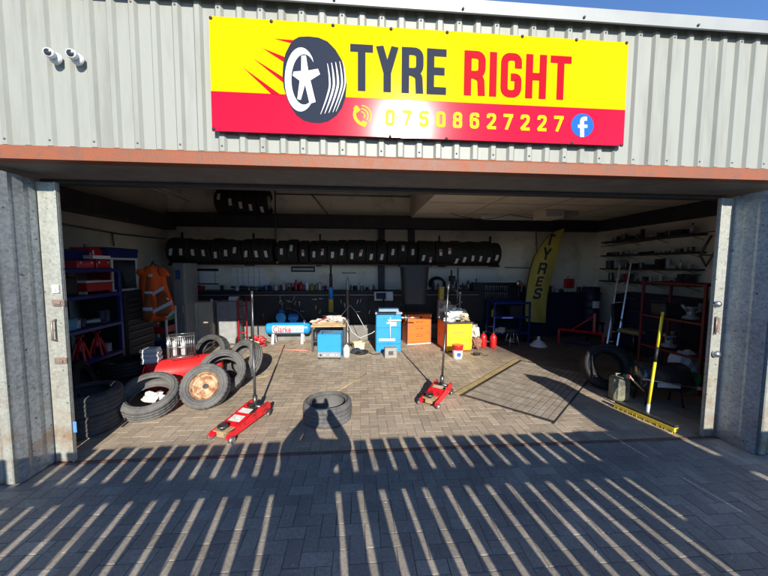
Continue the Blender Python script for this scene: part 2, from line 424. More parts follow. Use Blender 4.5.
# threshold rail
th = MB()
th.box(XL+1.6, 3.9, -.03, .02, -.02, .003, .002)
th.box(-2.6, 3.62, -.012, -.004, .002, .007, .001)
tag(th.build('threshold_rail', M('threshold_steel', (.20, .12, .09), .6, .3, .3, 18, .2)), 'rust coloured steel door track set across the threshold', 'door track')

# pit cover (steel plank grate) between yellow edging strips
pc = thing('pit_cover', 'worn square steel pit cover set in the brick floor with ribbed planks', 'pit cover', (gA.x, gA.y, 0))
A2, E1, E2 = Vector((0, 0)), e1, e2
def gp(a, b, z): v = E1*a + E2*b; return (v.x, v.y, z)
m = MB(); N = 15
for i in range(N):
    a0, a1 = (i+.06)/N, (i+.94)/N
    m.add([gp(a0, .0, .009), gp(a1, .0, .009), gp(a1, .985, .009), gp(a0, .985, .009), gp(a0, 0, -.02), gp(a1, 0, -.02), gp(a1, .985, -.02), gp(a0, .985, -.02)],
          [(0, 1, 2, 3), (0, 1, 5, 4), (1, 2, 6, 5), (2, 3, 7, 6), (3, 0, 4, 7)])
m.build('cover_plank', M('pit_plank_steel', (.36, .30, .235), .6, .2, .35, 5, .3, 40, col2=(.52, .46, .38), amt=.43, soft=.2), pc)
m = MB()
for k in range(1, 9):
    v = k/9; m.add([gp(.003, v-.002, .0102), gp(.997, v-.002, .0102), gp(.997, v+.002, .0102), gp(.003, v+.002, .0102)], [(0, 1, 2, 3)])
m.build('cross_slot', m_black, pc)
for k, (u0, v0, u1, v1) in enumerate(((0, 0, 1, .018), (0, .982, 1, 1.0))): m = MB(); m.add([gp(u0, v0, .0125), gp(u1, v0, .0125), gp(u1, v1, .0125), gp(u0, v1, .0125), gp(u0, v0, 0), gp(u1, v0, 0)], [(0, 1, 2, 3), (0, 1, 5, 4)]); m.build('frame_bar', m_dsteel, pc)
m = MB(); m.add([gp(-.02, -.0, .0045), gp(1.01, -.0, .0045), gp(1.01, 1.0, .0045), gp(-.02, 1.0, .0045)], [(0, 1, 2, 3)]); m.build('pit_base', m_black, pc)
m = MB()
for a0, a1 in ((-.035, -.005), (1.004, 1.016)):
    m.add([gp(a0, -.01, .013), gp(a1, -.01, .013), gp(a1, 1.0, .013), gp(a0, 1.0, .013), gp(a0, -.01, -.02), gp(a1, -.01, -.02), gp(a1, 1.0, -.02), gp(a0, 1.0, -.02)],
          [(0, 1, 2, 3), (0, 1, 5, 4), (1, 2, 6, 5), (2, 3, 7, 6), (3, 0, 4, 7)])
m.build('edge_angle', m_dsteel, pc)
m = MB()
m.add([gp(-.115, .0, .014), gp(-.04, .0, .014), gp(-.04, 1.0, .014), gp(-.115, 1.0, .014), gp(-.115, 0, 0), gp(-.04, 0, 0), gp(-.04, 1., 0), gp(-.115, 1., 0)],
      [(0, 1, 2, 3), (0, 1, 5, 4), (1, 2, 6, 5), (2, 3, 7, 6), (3, 0, 4, 7)])
o = m.build('timber_batten', M('yellow_batten_paint', (.38, .29, .13), .7, 0, .3, 16, .2, 50), None, (gA.x, gA.y, 0)); tag(o, 'worn yellow timber batten lying along the pit cover', 'batten')

# ------------------------------------------------------------------ building
bd = thing('garage_building', 'pale grey box profile clad tyre garage with wide open folding doorway', 'garage')
YF = -.30            # front of fascia
zs, zl, zt = 2.57, 2.67, 3.91
def wallbox(name, mat, *a, **k): return MB().box(*a, bev=0, **k).build(name, mat, bd)
wallbox('back_wall', m_wall, XL-.2, XR+.2, YB, YB+.2, -.02, 3.825)
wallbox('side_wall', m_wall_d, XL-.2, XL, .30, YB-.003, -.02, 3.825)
wallbox('side_wall', m_wall, XR, XR+.2, .30, YB-.003, -.02, 3.825)
# piers beside the opening
wallbox('pier', m_clad, -9, -3.16, -.05, .297, -.02, 2.568)
wallbox('pier', m_clad, 4.20, 11, -.05, .297, -.02, 2.568)
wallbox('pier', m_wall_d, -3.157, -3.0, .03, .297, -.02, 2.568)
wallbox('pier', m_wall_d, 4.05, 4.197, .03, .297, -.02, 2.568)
# ceilings
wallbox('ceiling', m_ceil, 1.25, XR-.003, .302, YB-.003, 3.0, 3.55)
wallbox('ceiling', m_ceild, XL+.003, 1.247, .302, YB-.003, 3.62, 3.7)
wallbox('roof', M('roof_sheet', (.25, .26, .27), .6, 0, .2, 2), -9, 11, -.13, YB+.3, 3.83, 3.88)
# inner lintel and soffit
wallbox('lintel', m_soffit, -9, 11, -.285, .30, zs, zl-.003)
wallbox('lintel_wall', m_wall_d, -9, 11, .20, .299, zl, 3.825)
# track channel beneath the soffit
m = MB(); m.box(-2.9, 3.9, .19, .29, zs-.035, zs-.002, .003); m.build('door_track', m_beam, bd)
# fascia cladding
pitch = .156; depth = .021
pr = []
x = -9.0
while x < 11:
    pr += [(x, 0), (x+.085, 0), (x+.103, depth), (x+.138, depth)]
    x += pitch
m = MB(); vs = []
for (px_, d) in pr: vs += [(px_, YF-.006-d*1.0, zl+.02), (px_, YF-.006-d, zt-.06)]
fs = [(2*i, 2*i+2, 2*i+3, 2*i+1) for i in range(len(pr)-1)]
m.add(vs, fs); m.build('cladding_sheet', m_clad, bd)
m = MB()
i = 0; x = -9.0+.12                                # fixing screws on the ribs
while x < 11:
    for zz in (zl+.06, 3.75):
        if i % 2 == 0 and -3 < x < 4.2: MB().lathe([(0, .006), (.006, .005), (.008, .001), (.008, 0)], 8, T=RT((x, YF-.006-depth, zz), R_(90))).build('screw', m_dsteel, bd)
    x += pitch; i += 1

wallbox('fascia_backing', m_clad, -9, 11, YF, -.02, zl+.003, 3.825)
# lap joints in the sheets
for xx in (-1.73, 2.64): MB().box(xx, xx+.004, YF-.012, YF-.004, zl+.02, 3.80, 0).build('sheet_lap', m_dsteel, bd)
# cap flashing
m = MB()
m.prism([(YF-.075, 3.785), (YF-.085, 3.79), (YF-.09, 3.885), (YF-.05, 3.91), (-.14, 3.915), (-.14, 3.89), (YF-.055, 3.885), (YF-.065, 3.87)], -9, 11, 'X')
m.build('roof_flashing', m_flash, bd)
for xx in [-3.2+1.0*i for i in range(8)]:
    MB().lathe([(0, .012), (.008, .010), (.011, .003), (.011, 0)], 8, T=RT((xx, YF-.089, 3.81), R_(90))).build('screw', m_dsteel, bd)
# red lintel angle
m = MB()
m.prism([(YF-.055, zs+.010), (YF-.055, zl-.006), (YF-.042, zl+.012), (YF+.012, zl+.012), (YF+.012, zl+.002), (YF-.035, zl-.006), (YF-.045, zs+.018), (YF+.012, zs+.010), (YF+.012, zs)], -9, 11, 'X')
m.build('lintel_angle', m_red_lintel, bd)
# interior steel beams
m = MB()
m.box(XL+.06, XR-.06, 4.80, 4.99, 2.72, 3.04, .01); m.build('beam', m_beam, bd)
m = MB(); m.box(XL+.01, XL+.30, .4, 4.79, 2.62, 2.93, .01); m.build('beam', m_beam, bd)
m = MB()
m.box(XR-.2, XR-.01, .4, 4.79, 2.72, 2.98, .01); m.build('beam', m_beam, bd)
m = MB()
for (xx, w) in ((.52, .16), (1.28, .16)): m.box(xx-w/2, xx+w/2, 4.85, 4.995, 1.2, 2.715, .004)
m.build('column', m_beam, bd)
MB().tube([P(275, 190, 4.7), P(276, 262, 4.7)], .018, 8).build('conduit', m_dsteel, bd)
MB().tube([P(62, 224, 0)*0+Q(62, 224, XL+.04), Q(118, 234, XL+.04), Q(166, 239, XL+.04)], .014, 6).build('conduit', m_dsteel, bd)
MB().tube([Q(112, 233, XL+.05), Q(114, 246, XL+.05)], .014, 6).build('conduit', m_dsteel, bd)
MB().tube([P(275, 194, 4.96), P(415, 197, 4.96)], .014, 6).build('conduit', m_dsteel, bd)
MB().tube([P(311, 194, 4.95), P(331, 218, 4.95)], .014, 6).build('conduit', m_dsteel, bd)
MB().tube([P(505, 267.5, 4.96), P(530, 268, 4.96)], .012, 6).build('conduit', m_dsteel, bd)
MB().tube([P(342, 273, 4.96), P(356, 273, 4.96)], .010, 6).build('conduit', m_dsteel, bd)
MB().tube([P(536, 232, 4.97), P(537, 262, 4.97)], .012, 6).build('conduit', m_dsteel, bd)
MB().tube([Q(716, 248, XR-.03)+Vector((0, 0, .3)), Q(600, 268, XR-.03)+Vector((0, 0, .55))], .010, 6).build('conduit', m_dsteel, bd)


for k in range(1, 4): MB().box(1.26+k*1.22, 1.275+k*1.22, .31, 4.79, 2.992, 2.999, 0).build('ceiling_joint', m_ceild, bd)
for yy in (1.6, 2.9, 4.1): MB().box(1.27, XR-.05, yy, yy+.012, 2.993, 2.9985, 0).build('ceiling_joint', m_ceild, bd)
for yy in (1.5, 2.7, 3.9): MB().box(XL+.05, 1.24, yy, yy+.06, 3.54, 3.615, .003).build('purlin', m_dsteel, bd)
for (xa_, xb_, yy, dz_) in ((2.0, 3.4, 4.0, .12), (3.4, 5.0, 4.0, .09), (-3.6, -2.2, 3.2, .25)):
    zz_ = 2.985 if xa_ > 0 else 3.6
    MB().tube([(xa_+(xb_-xa_)*q/10, yy, zz_-dz_*math.sin(PI*q/10)) for q in range(11)], .007, 6).build('cable', m_black, bd)
# folded door leaves ------------------------------------------------
def leaf(x, sgn, mat, ytip):
    """sgn -1 left, +1 right. jamb strip faces outside, sheet runs forward"""
    d = MB()
    # main sheet with shallow folds
    pts = [(x, 0), (x+sgn*.006, -.07), (x-sgn*.001, -.10), (x+sgn*.004, -.19), (x-sgn*.002, -.215), (x+sgn*.01, ytip)]
    for a, b in zip(pts[:-1], pts[1:]):
        d.add([(a[0], a[1], .015), (b[0], b[1], .015), (b[0], b[1], 2.52), (a[0], a[1], 2.52)], [(0, 1, 2, 3)])
        d.add([(a[0]+sgn*.03, a[1], .015), (b[0]+sgn*.03, b[1], .015), (b[0]+sgn*.03, b[1], 2.52), (a[0]+sgn*.03, a[1], 2.52)], [(0, 1, 2, 3)])
    d.add([(x, 0, 2.52), (x+sgn*.01, ytip, 2.52), (x+sgn*.04, ytip, 2.52), (x+sgn*.03, 0, 2.52)], [(0, 1, 2, 3)])
    o = d.build('door_leaf', mat, bd)
    return o
lf = leaf(-2.762, -1, m_galvL, -.285)
rg = leaf(3.768, 1, m_galvR, -.33)
m = MB(); m.box(-2.752, -2.592, -.004, .026, .012, 2.50, .004); m.box(-2.606, -2.592, -.016, -.005, .012, 2.50, .002); jl = m.build('door_stile', m_jamb, bd)
m = MB(); m.box(3.612, 3.758, -.004, .026, .012, 2.50, .004); m.box(3.612, 3.626, -.016, -.005, .012, 2.50, .002); jr = m.build('door_stile', m_jamb, bd)
# stacked outer stiles
for sgn, x0, yy in ((-1, -2.80, -.30), (1, 3.81, -.345)):
    for k in range(4):
        m = MB(); a = x0+sgn*(k*.085); b = a+sgn*.07
        y1 = yy+.015*(k % 2)
        m.box(min(a, b), max(a, b), y1, y1+.05, .012, 2.52, .008); m.build('door_stile', m_jamb, bd)
    m = MB(); m.box(min(x0, x0+sgn*.36), max(x0, x0+sgn*.36), yy+.07, yy+.09, .02, 2.5, .0); m.build('door_leaf', m_galvR, bd)
# door ironmongery
m_iron = M('rusty_ironmongery', (.30, .22, .18), .5, .5, .3, 30)
def plate(px, py, w, h, par, par_mat=m_iron, name='latch', knob=False):
    p = P(px, py, -.02); m = MB()
    m.box(p.x-w/2, p.x+w/2, -.022, -.004, p.z-h/2, p.z+h/2, .003)
    m.box(p.x-w/4, p.x+w/4, -.034, -.022, p.z-h/4, p.z+h/4, .003)
    if knob:
        m.lathe([(0, .035), (.014, .03), (.02, .015), (.012, 0)], 12, T=RT((p.x, -.022, p.z), R_(90)))
    m.build(name, par_mat, par)
plate(58, 303, .10, .055, jl); plate(60.5, 361, .10, .055, jl)
plate(55, 289, .055, .07, jl, m_white, 'switch_box')
p = P(55, 331, -.02); m = MB(); m.tube([(p.x, -.005, p.z+.10), (p.x, -.045, p.z+.085), (p.x, -.045, p.z-.075), (p.x, -.005, p.z-.09)], .009, 8); m.build('handle', m_iron, jl)
for (a, b) in ((717, 304), (716, 354)):
    p = P(a, b, -.02); m = MB(); m.lathe([(0, .05), (.022, .045), (.034, .03), (.038, .012), (.03, 0)], 16, T=RT((p.x, -.004, p.z), R_(90))); m.build('door_knob', m_steel, jr)
p = P(718, 325, -.02); m = MB(); m.box(p.x-.015, p.x+.015, -.03, -.004, p.z-.075, p.z+.075, .003); m.tube([(p.x-.02, -.02, p.z-.1), (p.x-.02, -.02, p.z+.09)], .007, 8); m.build('handle', m_iron, jr)
m = MB(); p = P(76.5, 427, -.02); m.box(p.x-.03, p.x, -.02, -.017, p.z-.05, p.z+.05, 0); m.build('sticker', M('blue_sticker', (.1, .25, .6), .5), jl)

# ------------------------------------------------------------------ shop sign
YS = YF-.06
c00, c11 = P(213, 131, YS), P(628, 42, YS)
sx0, sx1 = P(209, 17, YS).x, P(625, 100, YS).x
sz0, sz1 = (P(213, 131, YS).z+P(622, 147, YS).z)/2, (P(209, 17, YS).z+P(628, 42, YS).z)/2
zmid = (P(211, 94, YS).z + P(624, 108.5, YS).z)/2
def glossy(name, col, r=.16, spec=.35):
    m = bpy.data.materials.new(name); m.use_nodes = True; b = m.node_tree.nodes['Principled BSDF']
    b.inputs['Base Color'].default_value = (*col, 1); b.inputs['Roughness'].default_value = r; b.inputs['Specular IOR Level'].default_value = spec
    n = m.node_tree.nodes; tc = n.new('ShaderNodeTexCoord'); no = n.new('ShaderNodeTexNoise'); no.inputs['Scale'].default_value = 4.0; no.inputs['Detail'].default_value = 1
    bp = n.new('ShaderNodeBump'); bp.inputs['Strength'].default_value = .03; bp.inputs['Distance'].default_value = .02
    m.node_tree.links.new(tc.outputs['Object'], no.inputs['Vector']); m.node_tree.links.new(no.outputs['Fac'], bp.inputs['Height']); m.node_tree.links.new(bp.outputs['Normal'], b.inputs['Normal'])
    return m
sg = thing('shop_sign', 'long yellow and red tyre shop sign board above the doorway', 'sign', ((sx0+sx1)/2, YS, sz0))
off = Vector(sg.location)
def SB(mb, name, mat): o = mb.build(name, mat, sg, -off); return o
m = MB(); m.box(sx0, sx1, YS, YS+.012, zmid, sz1, .001); SB(m, 'sign_panel', glossy('sign_yellow', (.62, .42, .0), .12, .08))
m = MB(); m.box(sx0, sx1, YS, YS+.012, sz0, zmid-.0005, .001); SB(m, 'sign_panel', glossy('sign_red', (.42, .0, .016), .12, .5))
s_navy = glossy('sign_navy', (.016, .022, .040), .55, .06); s_red = glossy('sign_lettering_red', (.36, .0, .010), .55, .06); s_yel = glossy('sign_lettering_yellow', (.62, .43, .0), .45, .08); s_wht = glossy('sign_white', (.6, .6, .6), .5, .2); s_fb = glossy('sign_blue', (.01, .10, .55), .25)
D1 = YS-.0015
def sgx(px, py=75): return P(px, py, YS).x
def sgz(px, py): return P(px, py, YS).z
zT0 = sgz(400, 93.5); zT1 = sgz(400, 47.3)
word('TYRE', sgx(350.3), sgx(446), zT0, zT1, D1, s_navy)
word('RIGHT', sgx(463.5), sgx(570.4), sgz(517, 98.5), sgz(517, 54), D1, s_red, gap=.075)
m = MB()
for i, ch in enumerate('07508627227'):
    px = 385.2+16.8*i; a = sgx(px, 118); b = sgx(px+9.6, 118)
    yc = 118.0+(px-385)*.0375
    m = MB(); letters(m, ch, a, b, sgz(px, yc+8), sgz(px, yc-8), D1, w=.54, t=.19); SB(m, 'lettering', s_yel)
def poly(mb, pts, y, conv=True):
    q = [P(a, b, YS) for a, b in pts] if conv else [Vector(p) for p in pts]
    mb.add([(p.x, y, p.z) for p in q], [tuple(range(len(q)))])
def c6(x, y): return (200+x/4.43, 10+y/4.43)
def ell(cx, cy, rx, ry, rot=0, n=40, a0=0, a1=2*PI):
    out = []
    for k in range(n+1 if a1-a0 < 2*PI-.01 else n):
        a = a0+(a1-a0)*k/n; x, y = rx*math.cos(a), ry*math.sin(a)
        out.append((cx+x*math.cos(rot)-y*math.sin(rot), cy+x*math.sin(rot)+y*math.cos(rot)))
    return out
# tyre emblem
m = MB()
out = [c6(*q) for q in [(440, 122), (480, 120), (525, 125), (565, 142), (600, 178), (628, 225), (645, 280), (650, 335), (645, 390), (630, 435), (605, 470), (570, 495), (535, 504), (495, 502), (460, 492), (430, 470), (405, 435), (385, 390), (372, 345), (367, 295), (370, 240), (380, 195), (400, 155), (418, 134)]]
poly(m, out, D1-.0004); SB(m, 'tyre_emblem', s_navy)
m = MB()
for st in ([(328, 130), (415, 136), (405, 150)], [(278, 172), (378, 212), (374, 235)], [(235, 216), (368, 300), (370, 325)], [(190, 256), (360, 380), (318, 376)]):
    poly(m, [c6(*q) for q in st], D1)
SB(m, 'speed_flash', s_red)
m = MB()
inn, outr = [], []
for k in range(33):
    a = R_(-42) - (R_(360-92))*k/32
    outr.append(c6(447+70*math.cos(a)*1.0, 311+142*math.sin(a)))
    inn.append(c6(462+56*math.cos(a), 311+112*math.sin(a)))
for k in range(32):
    poly(m, [outr[k], outr[k+1], inn[k+1], inn[k]], D1-.0008)
hub = (466, 300)
spk = [(460, 205, 10), (528, 276, 13), (500, 415, 14), (440, 400, 8), (414, 285, 9)]
star = []
for i, (x_, y_, w_) in enumerate(spk):
    dx, dy = x_-hub[0], y_-hub[1]; L_ = math.hypot(dx, dy); nx, ny = -dy/L_, dx/L_
    star += [(x_-nx*w_, y_-ny*w_), (x_+nx*w_, y_+ny*w_)]
    x2, y2, _ = spk[(i+1) % 5]; mx_, my_ = (dx/L_+(x2-hub[0])/math.hypot(x2-hub[0], y2-hub[1])), (dy/L_+(y2-hub[1])/math.hypot(x2-hub[0], y2-hub[1]))
    l2 = math.hypot(mx_, my_); star.append((hub[0]+mx_/l2*27, hub[1]+my_/l2*34))
for k in range(len(star)): poly(m, [c6(*hub), c6(*star[k]), c6(*star[(k+1) % len(star)])], D1-.0009)
for j, (xa, w_) in enumerate(((560, 4), (578, 5), (596, 5), (614, 4), (628, 3))):
    L1 = []; L2 = []
    for k in range(15):
        t = k/14; y_ = 240+(465-240)*t-(j*3); bx_ = xa+16*math.sin(PI*min(1, t*.9+.1))-30*max(0, t-.45)*1.5
        ww = w_*math.sin(PI*(.08+.84*t)); L1.append((bx_-ww, y_)); L2.append((bx_+ww, y_))
    for k in range(14): poly(m, [c6(*L1[k]), c6(*L2[k]), c6(*L2[k+1]), c6(*L1[k+1])], D1-.0009)
SB(m, 'wheel_emblem', s_wht)
# telephone emblem
def c7(x, y): return (340+x/4.43, 10+y/4.43)
m = MB()
def strk(pts, t, y, cv):
    L, Rr = ribbon(pts, t)
    for i in range(len(L)-1): poly(m, [cv(*L[i]), cv(*L[i+1]), cv(*Rr[i+1]), cv(*Rr[i])], y)
strk(rnd([(74, 428), (62, 470), (78, 500), (112, 516)], 30), 14, D1, c7)
strk([(66, 432), (84, 452)], 20, D1-.0003, c7); strk([(96, 502), (116, 512)], 22, D1-.0003, c7)
for r_ in (18, 32, 46):
    strk([(92+r_*math.cos(R_(a)), 472+r_*math.sin(R_(a))) for a in range(-85, 40, 12)], 5, D1, c7)
SB(m, 'telephone_emblem', s_yel)
def c8(x, y): return (480+x/3.84, 10+y/3.84)
m = MB(); pts = [c8(389+43*math.cos(2*PI*k/32), 445+45*math.sin(2*PI*k/32)) for k in range(32)]; poly(m, pts, D1); SB(m, 'round_emblem', s_fb)
m = MB(); strk(rnd([(407, 420), (388, 420), (388, 448), (388, 490)], 16), 15, D1-.0006, c8); strk([(372, 449), (408, 449)], 12, D1-.0009, c8); SB(m, 'round_emblem_mark', s_wht)
m = MB()
for px, py in ((211, 18.5), (271.5, 22), (333, 26), (391, 29.5), (447, 33), (522, 37), (576, 40.5), (626, 43.5), (214.5, 129.5), (390, 137), (446, 139.5), (571, 144), (620, 146)):
    p = P(px, py, YS); SB(MB().lathe([(0, .007), (.010, .006), (.013, .001), (.013, 0)], 10, T=RT((p.x, YS-.001, p.z), R_(90))), 'bolt', m_black)

sg.rotation_euler = (R_(-.5), 0, 0); sg.location.y -= .012
# ------------------------------------------------------------------ bullet cameras on fascia
def seccam(px, py, label):
    p = P(px, py, YF-.05)
    t = thing('security_camera', label, 'camera', (p.x, YF-.04, p.z), 0, 'security cameras on the cladding')
    t.scale = (.78, .78, .78)
    m = MB(); m.lathe([(0, .035), (.04, .033), (.052, .018), (.054, 0)], 24, T=RT((0, 0, 0), R_(90))); m.build('base', m_white, t)
    m = MB(); m.lathe([(0, .04), (.022, .036), (.036, .02), (.042, .0), (.042, -.02), (.038, -.034), (.03, -.038)], 20, T=RT((0, -.055, .010), R_(-80), 0, R_(12)))
    m.build('housing', m_white, t)
    m = MB(); m.lathe([(0, -.042), (.022, -.041), (.031, -.037)], 20, T=RT((0, -.055, .010), R_(-80), 0, R_(12))); 
    d = Euler((R_(75), 0, R_(-48))).to_matrix() @ Vector((0, 0, -1))
    m.build('lens', m_glass, t)
    return t
seccam(55, 58, 'left one of two small white cameras on the pale cladding')
seccam(77, 59, 'right one of two small white cameras, nearer the sign')

# ------------------------------------------------------------------ tyres
def tyre_mesh(R, W, rr, seg=64, blocks=True, lay=0):
    hw = W/2
    pr = []
    def g(x): pr.append((R-.002*(abs(x)/hw)**2*4, x))
    xs = [-.80, -.50, -.46, -.40, -.36, -.06, -.03, .03, .06, .36, .40, .46, .50, .80]
    dep = [0, 0, .009, .009, 0, 0, .009, .009, 0, 0, .009, .009, 0, 0]
    for x, d in zip(xs, dep): pr.append((R-.006*x*x-d, x*hw))
    pr += [(R-.012, .93*hw), (R-.028, hw*1.0), (R-.05, hw*1.04), ((R+rr)/2, hw*1.07), (rr+.03, hw*.98), (rr+.012, hw*.88), (rr, hw*.84), (rr+.004, hw*.76),
           ((R+rr)/2-.005, hw*.94), (R-.03, hw*.85), (R-.02, hw*.5), (R-.02, -hw*.5), (R-.03, -hw*.85), ((R+rr)/2-.005, -hw*.94), (rr+.004, -hw*.76), (rr, -hw*.84),
           (rr+.012, -hw*.88), (rr+.03, -hw*.98), ((R+rr)/2, -hw*1.07), (R-.05, -hw*1.04), (R-.028, -hw*1.0), (R-.012, -.93*hw)]
    pr[18:18] = [((R+rr)/2+.004, hw*1.075), ((R+rr)/2, hw*1.10), ((R+rr)/2-.004, hw*1.075), ((R+rr)/2-.02, hw*1.05), ((R+rr)/2-.022, hw*1.075), ((R+rr)/2-.026, hw*1.04)]
    sh = {0, 13, 14, len(pr)-1}
    mb = MB()
    def fn(r, z, k, j):
        if blocks and k % 3 == 0 and (j in sh or j in (4, 5, 8, 9)): return r-.006, z
        return r, z
    mb.lathe(pr, seg, closed=True, fn=fn, T=Euler((0, R_(90), 0)).to_matrix().to_4x4())
    return mb
def tyre(label, loc, rot, R=.3, W=.2, rr=.2, mat=m_rub_mid, seg=66, group=None, name='tyre'):
    o = tyre_mesh(R, W, rr, seg).build(name, mat); o.location = loc; o.rotation_euler = rot
    return tag(o, label, 'tyre', group)
def label_patch(R, ang, w=.07, h=.13, x=0, tilt=0):
    mb = MB(); n = 4; vs = []
    for k in range(n+1):
        a = ang + (h/R)*(k/n-.5)
        for s in (-1, 1):
            xx = x + s*w/2 + tilt*(k/n-.5)*h
            vs.append((xx, -math.cos(a)*(R+.004), math.sin(a)*(R+.004)))
    mb.add(vs, [(2*k, 2*k+1, 2*k+3, 2*k+2) for k in range(n)])
    return mb
def aim(o, d): o.rotation_mode = 'XYZ'; o.rotation_euler = Vector(d).normalized().to_track_quat('X', 'Z').to_euler()
# long rack of tyres (axis along X), Y ~4.6
YRK = 4.55
proto = tyre('black tyre with white paper label standing in the long wall rack', (0, 0, 0), (0, 0, 0), .30, .225, .2, m_rub_new, 48, 'tyres in the long wall rack')
x0r, x1r = P(167, 250, YRK-.3).x, P(500, 252, YRK-.3).x
m_lab = M('printed_label_paper', (.62, .62, .62), .7, 0, .12, 60)
m_labr = M('red_printed_label', (.55, .06, .05), .7)
lab_px = [170, 181, 192, 203, 215, 225, 234, 246, 256, 266, 281, 291.5, 303, 314, 322, 332, 342, 352, 361, 371, 382, 393, 403, 413, 424, 431, 441, 450, 457.5, 465, 473, 481, 489, 497.5]
lab_py = [252, 252, 252.5, 253, 255, 253, 250, 254, 254, 254, 251.5, 248, 253, 254.5, 252, 255, 252, 256, 253, 257, 257, 252, 248, 252, 258, 260, 252.5, 251, 261, 260, 258.5, 259, 260, 258]
reds = {12, 14, 18, 22, 25, 26, 27}
n_t = len(lab_px)
for i, (px, py) in enumerate(zip(lab_px, lab_py)):
    q = P(px, py, YRK-.3)
    zc = 2.115+random.uniform(-.015, .015)
    last = i == n_t-1
    if i == 0: o = proto
    else: o = proto.copy(); COL.objects.link(o)
    xn = P(lab_px[min(i+1, n_t-1)], 252, YRK-.3).x; 
    o.location = (q.x, YRK+random.uniform(-.015, .015), zc); o.rotation_euler = (random.uniform(0, 6.28), 0, random.uniform(-.03, .03))
    if i in reds:
        o['label'] = 'black tyre with red and white label in the long wall rack'; o['group'] = 'red labelled tyres in the long wall rack'
    if last: o['label'] = 'black tyre at the right end of the long wall rack'
    if (last or i == 0) and 'group' in o.keys(): del o['group']
    if i == 0: o['label'] = 'black tyre at the left end of the long wall rack'
    if (last or i == 0) and 'group' in o.keys(): del o['group']
    elif not last and i not in reds: o['group'] = 'tyres in the long wall rack'; o['label'] = 'black tyre with white paper label standing in the long wall rack'
    sc_f = random.uniform(.93, 1.02); o.scale = (random.uniform(.9, 1.06), sc_f, sc_f); o.location.z = 1.815+.3*sc_f
    zc = o.location.z; rx = o.rotation_euler.x
    ang = math.asin(max(-.8, min(.8, (q.z-zc)/.3)))
    mb = label_patch(.30, ang+rx, .062, .145, 0, random.uniform(-.12, .25))
    lo = mb.build('label', [m_lab], o)
    if i in reds:
        mb = label_patch(.3015, ang+rx+.12, .05, .05, 0, 0); mb.build('label', m_labr, o)
# five on the beam
for i, (px, py, w) in enumerate(((219, 196.5, 0), (230.5, 202, 0), (240, 205, 0), (249.5, 207, 0), (261, 209, 0))):
    q = P(px, py, 4.5); o = proto.copy(); COL.objects.link(o)
    zc = P(px, 202.5, 4.8).z
    o.location = (q.x, 4.80, zc); o.rotation_euler = (0, 0, random.uniform(-.04, .04)); o['group'] = 'tyres on top of the steel beam'; o['label'] = 'black tyre with white label standing on top of the dark steel beam'
    ang = math.asin(max(-.8, min(.8, (q.z-zc)/.3))); mb = label_patch(.30, ang, .065, .15); mb.build('label', m_lab, o)
# rack frame
rk = thing('tyre_rack', 'long dark steel wall rack holding the row of tyres', 'rack', (0, YRK, 1.83))
m = MB()
for yy in (-.16, .16): m.tube([(x0r-.05, yy, .0), (x1r+.05, yy, .0)], .02, 8)
m.build('rail', m_beam, rk)
for xx in (x0r-.04, -2.6, -1.0, .5, 2.0, x1r+.04):
    m = MB(); m.box(xx-.02, xx+.02, -.2, .4, -.045, -.018, .003); m.box(xx-.02, xx+.02, .36, .40, -.045, .75, .003); m.build('bracket', m_beam, rk)

# loose tyres on the floor
gt = 'loose used tyres on the floor'
tyre('lone used tyre lying flat on the bricks in the middle of the doorway', (G(328, 408, .1).x, G(328, 408, .12).y+.0, .112), (0, R_(90), .3), .285, .215, .205, m_rub_old, 96)
c = P(152, 401, 1.02)
ta = tyre('used tyre leaning back with crumpled paper inside, left of the rusty wheel', (c.x, 1.05, .235), (0, 0, 0), .315, .20, .215, m_rub_old, 96)
aim(ta, (.14, -.46, .88)); ta.location = (P(150, 402, .95).x, .95, .215)
# crumpled paper in it
def crumple(name, mat, loc, r, label, cat, sq=(1, 1, .6), seed=1, sub=3, par=None, amp=.35):
    rg_ = random.Random(seed); bm = bmesh.new(); bmesh.ops.create_icosphere(bm, subdivisions=sub, radius=1)
    from mathutils import noise
    for v in bm.verts:
        n_ = noise.noise(v.co*1.7+Vector((seed*3.1, 0, 0)))*amp*1.5 + noise.noise(v.co*4.5+Vector((0, seed, 0)))*amp
        v.co = v.co*(1+n_); v.co.x *= sq[0]*r; v.co.y *= sq[1]*r; v.co.z *= sq[2]*r
    me = bpy.data.meshes.new(name); bm.to_mesh(me); bm.free(); me.materials.append(mat)
    o = bpy.data.objects.new(name, me); COL.objects.link(o); o.location = loc
    if par: o.parent = par
    if label: tag(o, label, cat)
    return o
p = P(153, 398, 1.12)
crumple('crumpled_paper', m_paper, (P(153, 399, 1.05).x, 1.05, .16), .10, 'crumpled white paper lying inside the leaning used tyre', 'paper', (1.1, .9, .6), 3)
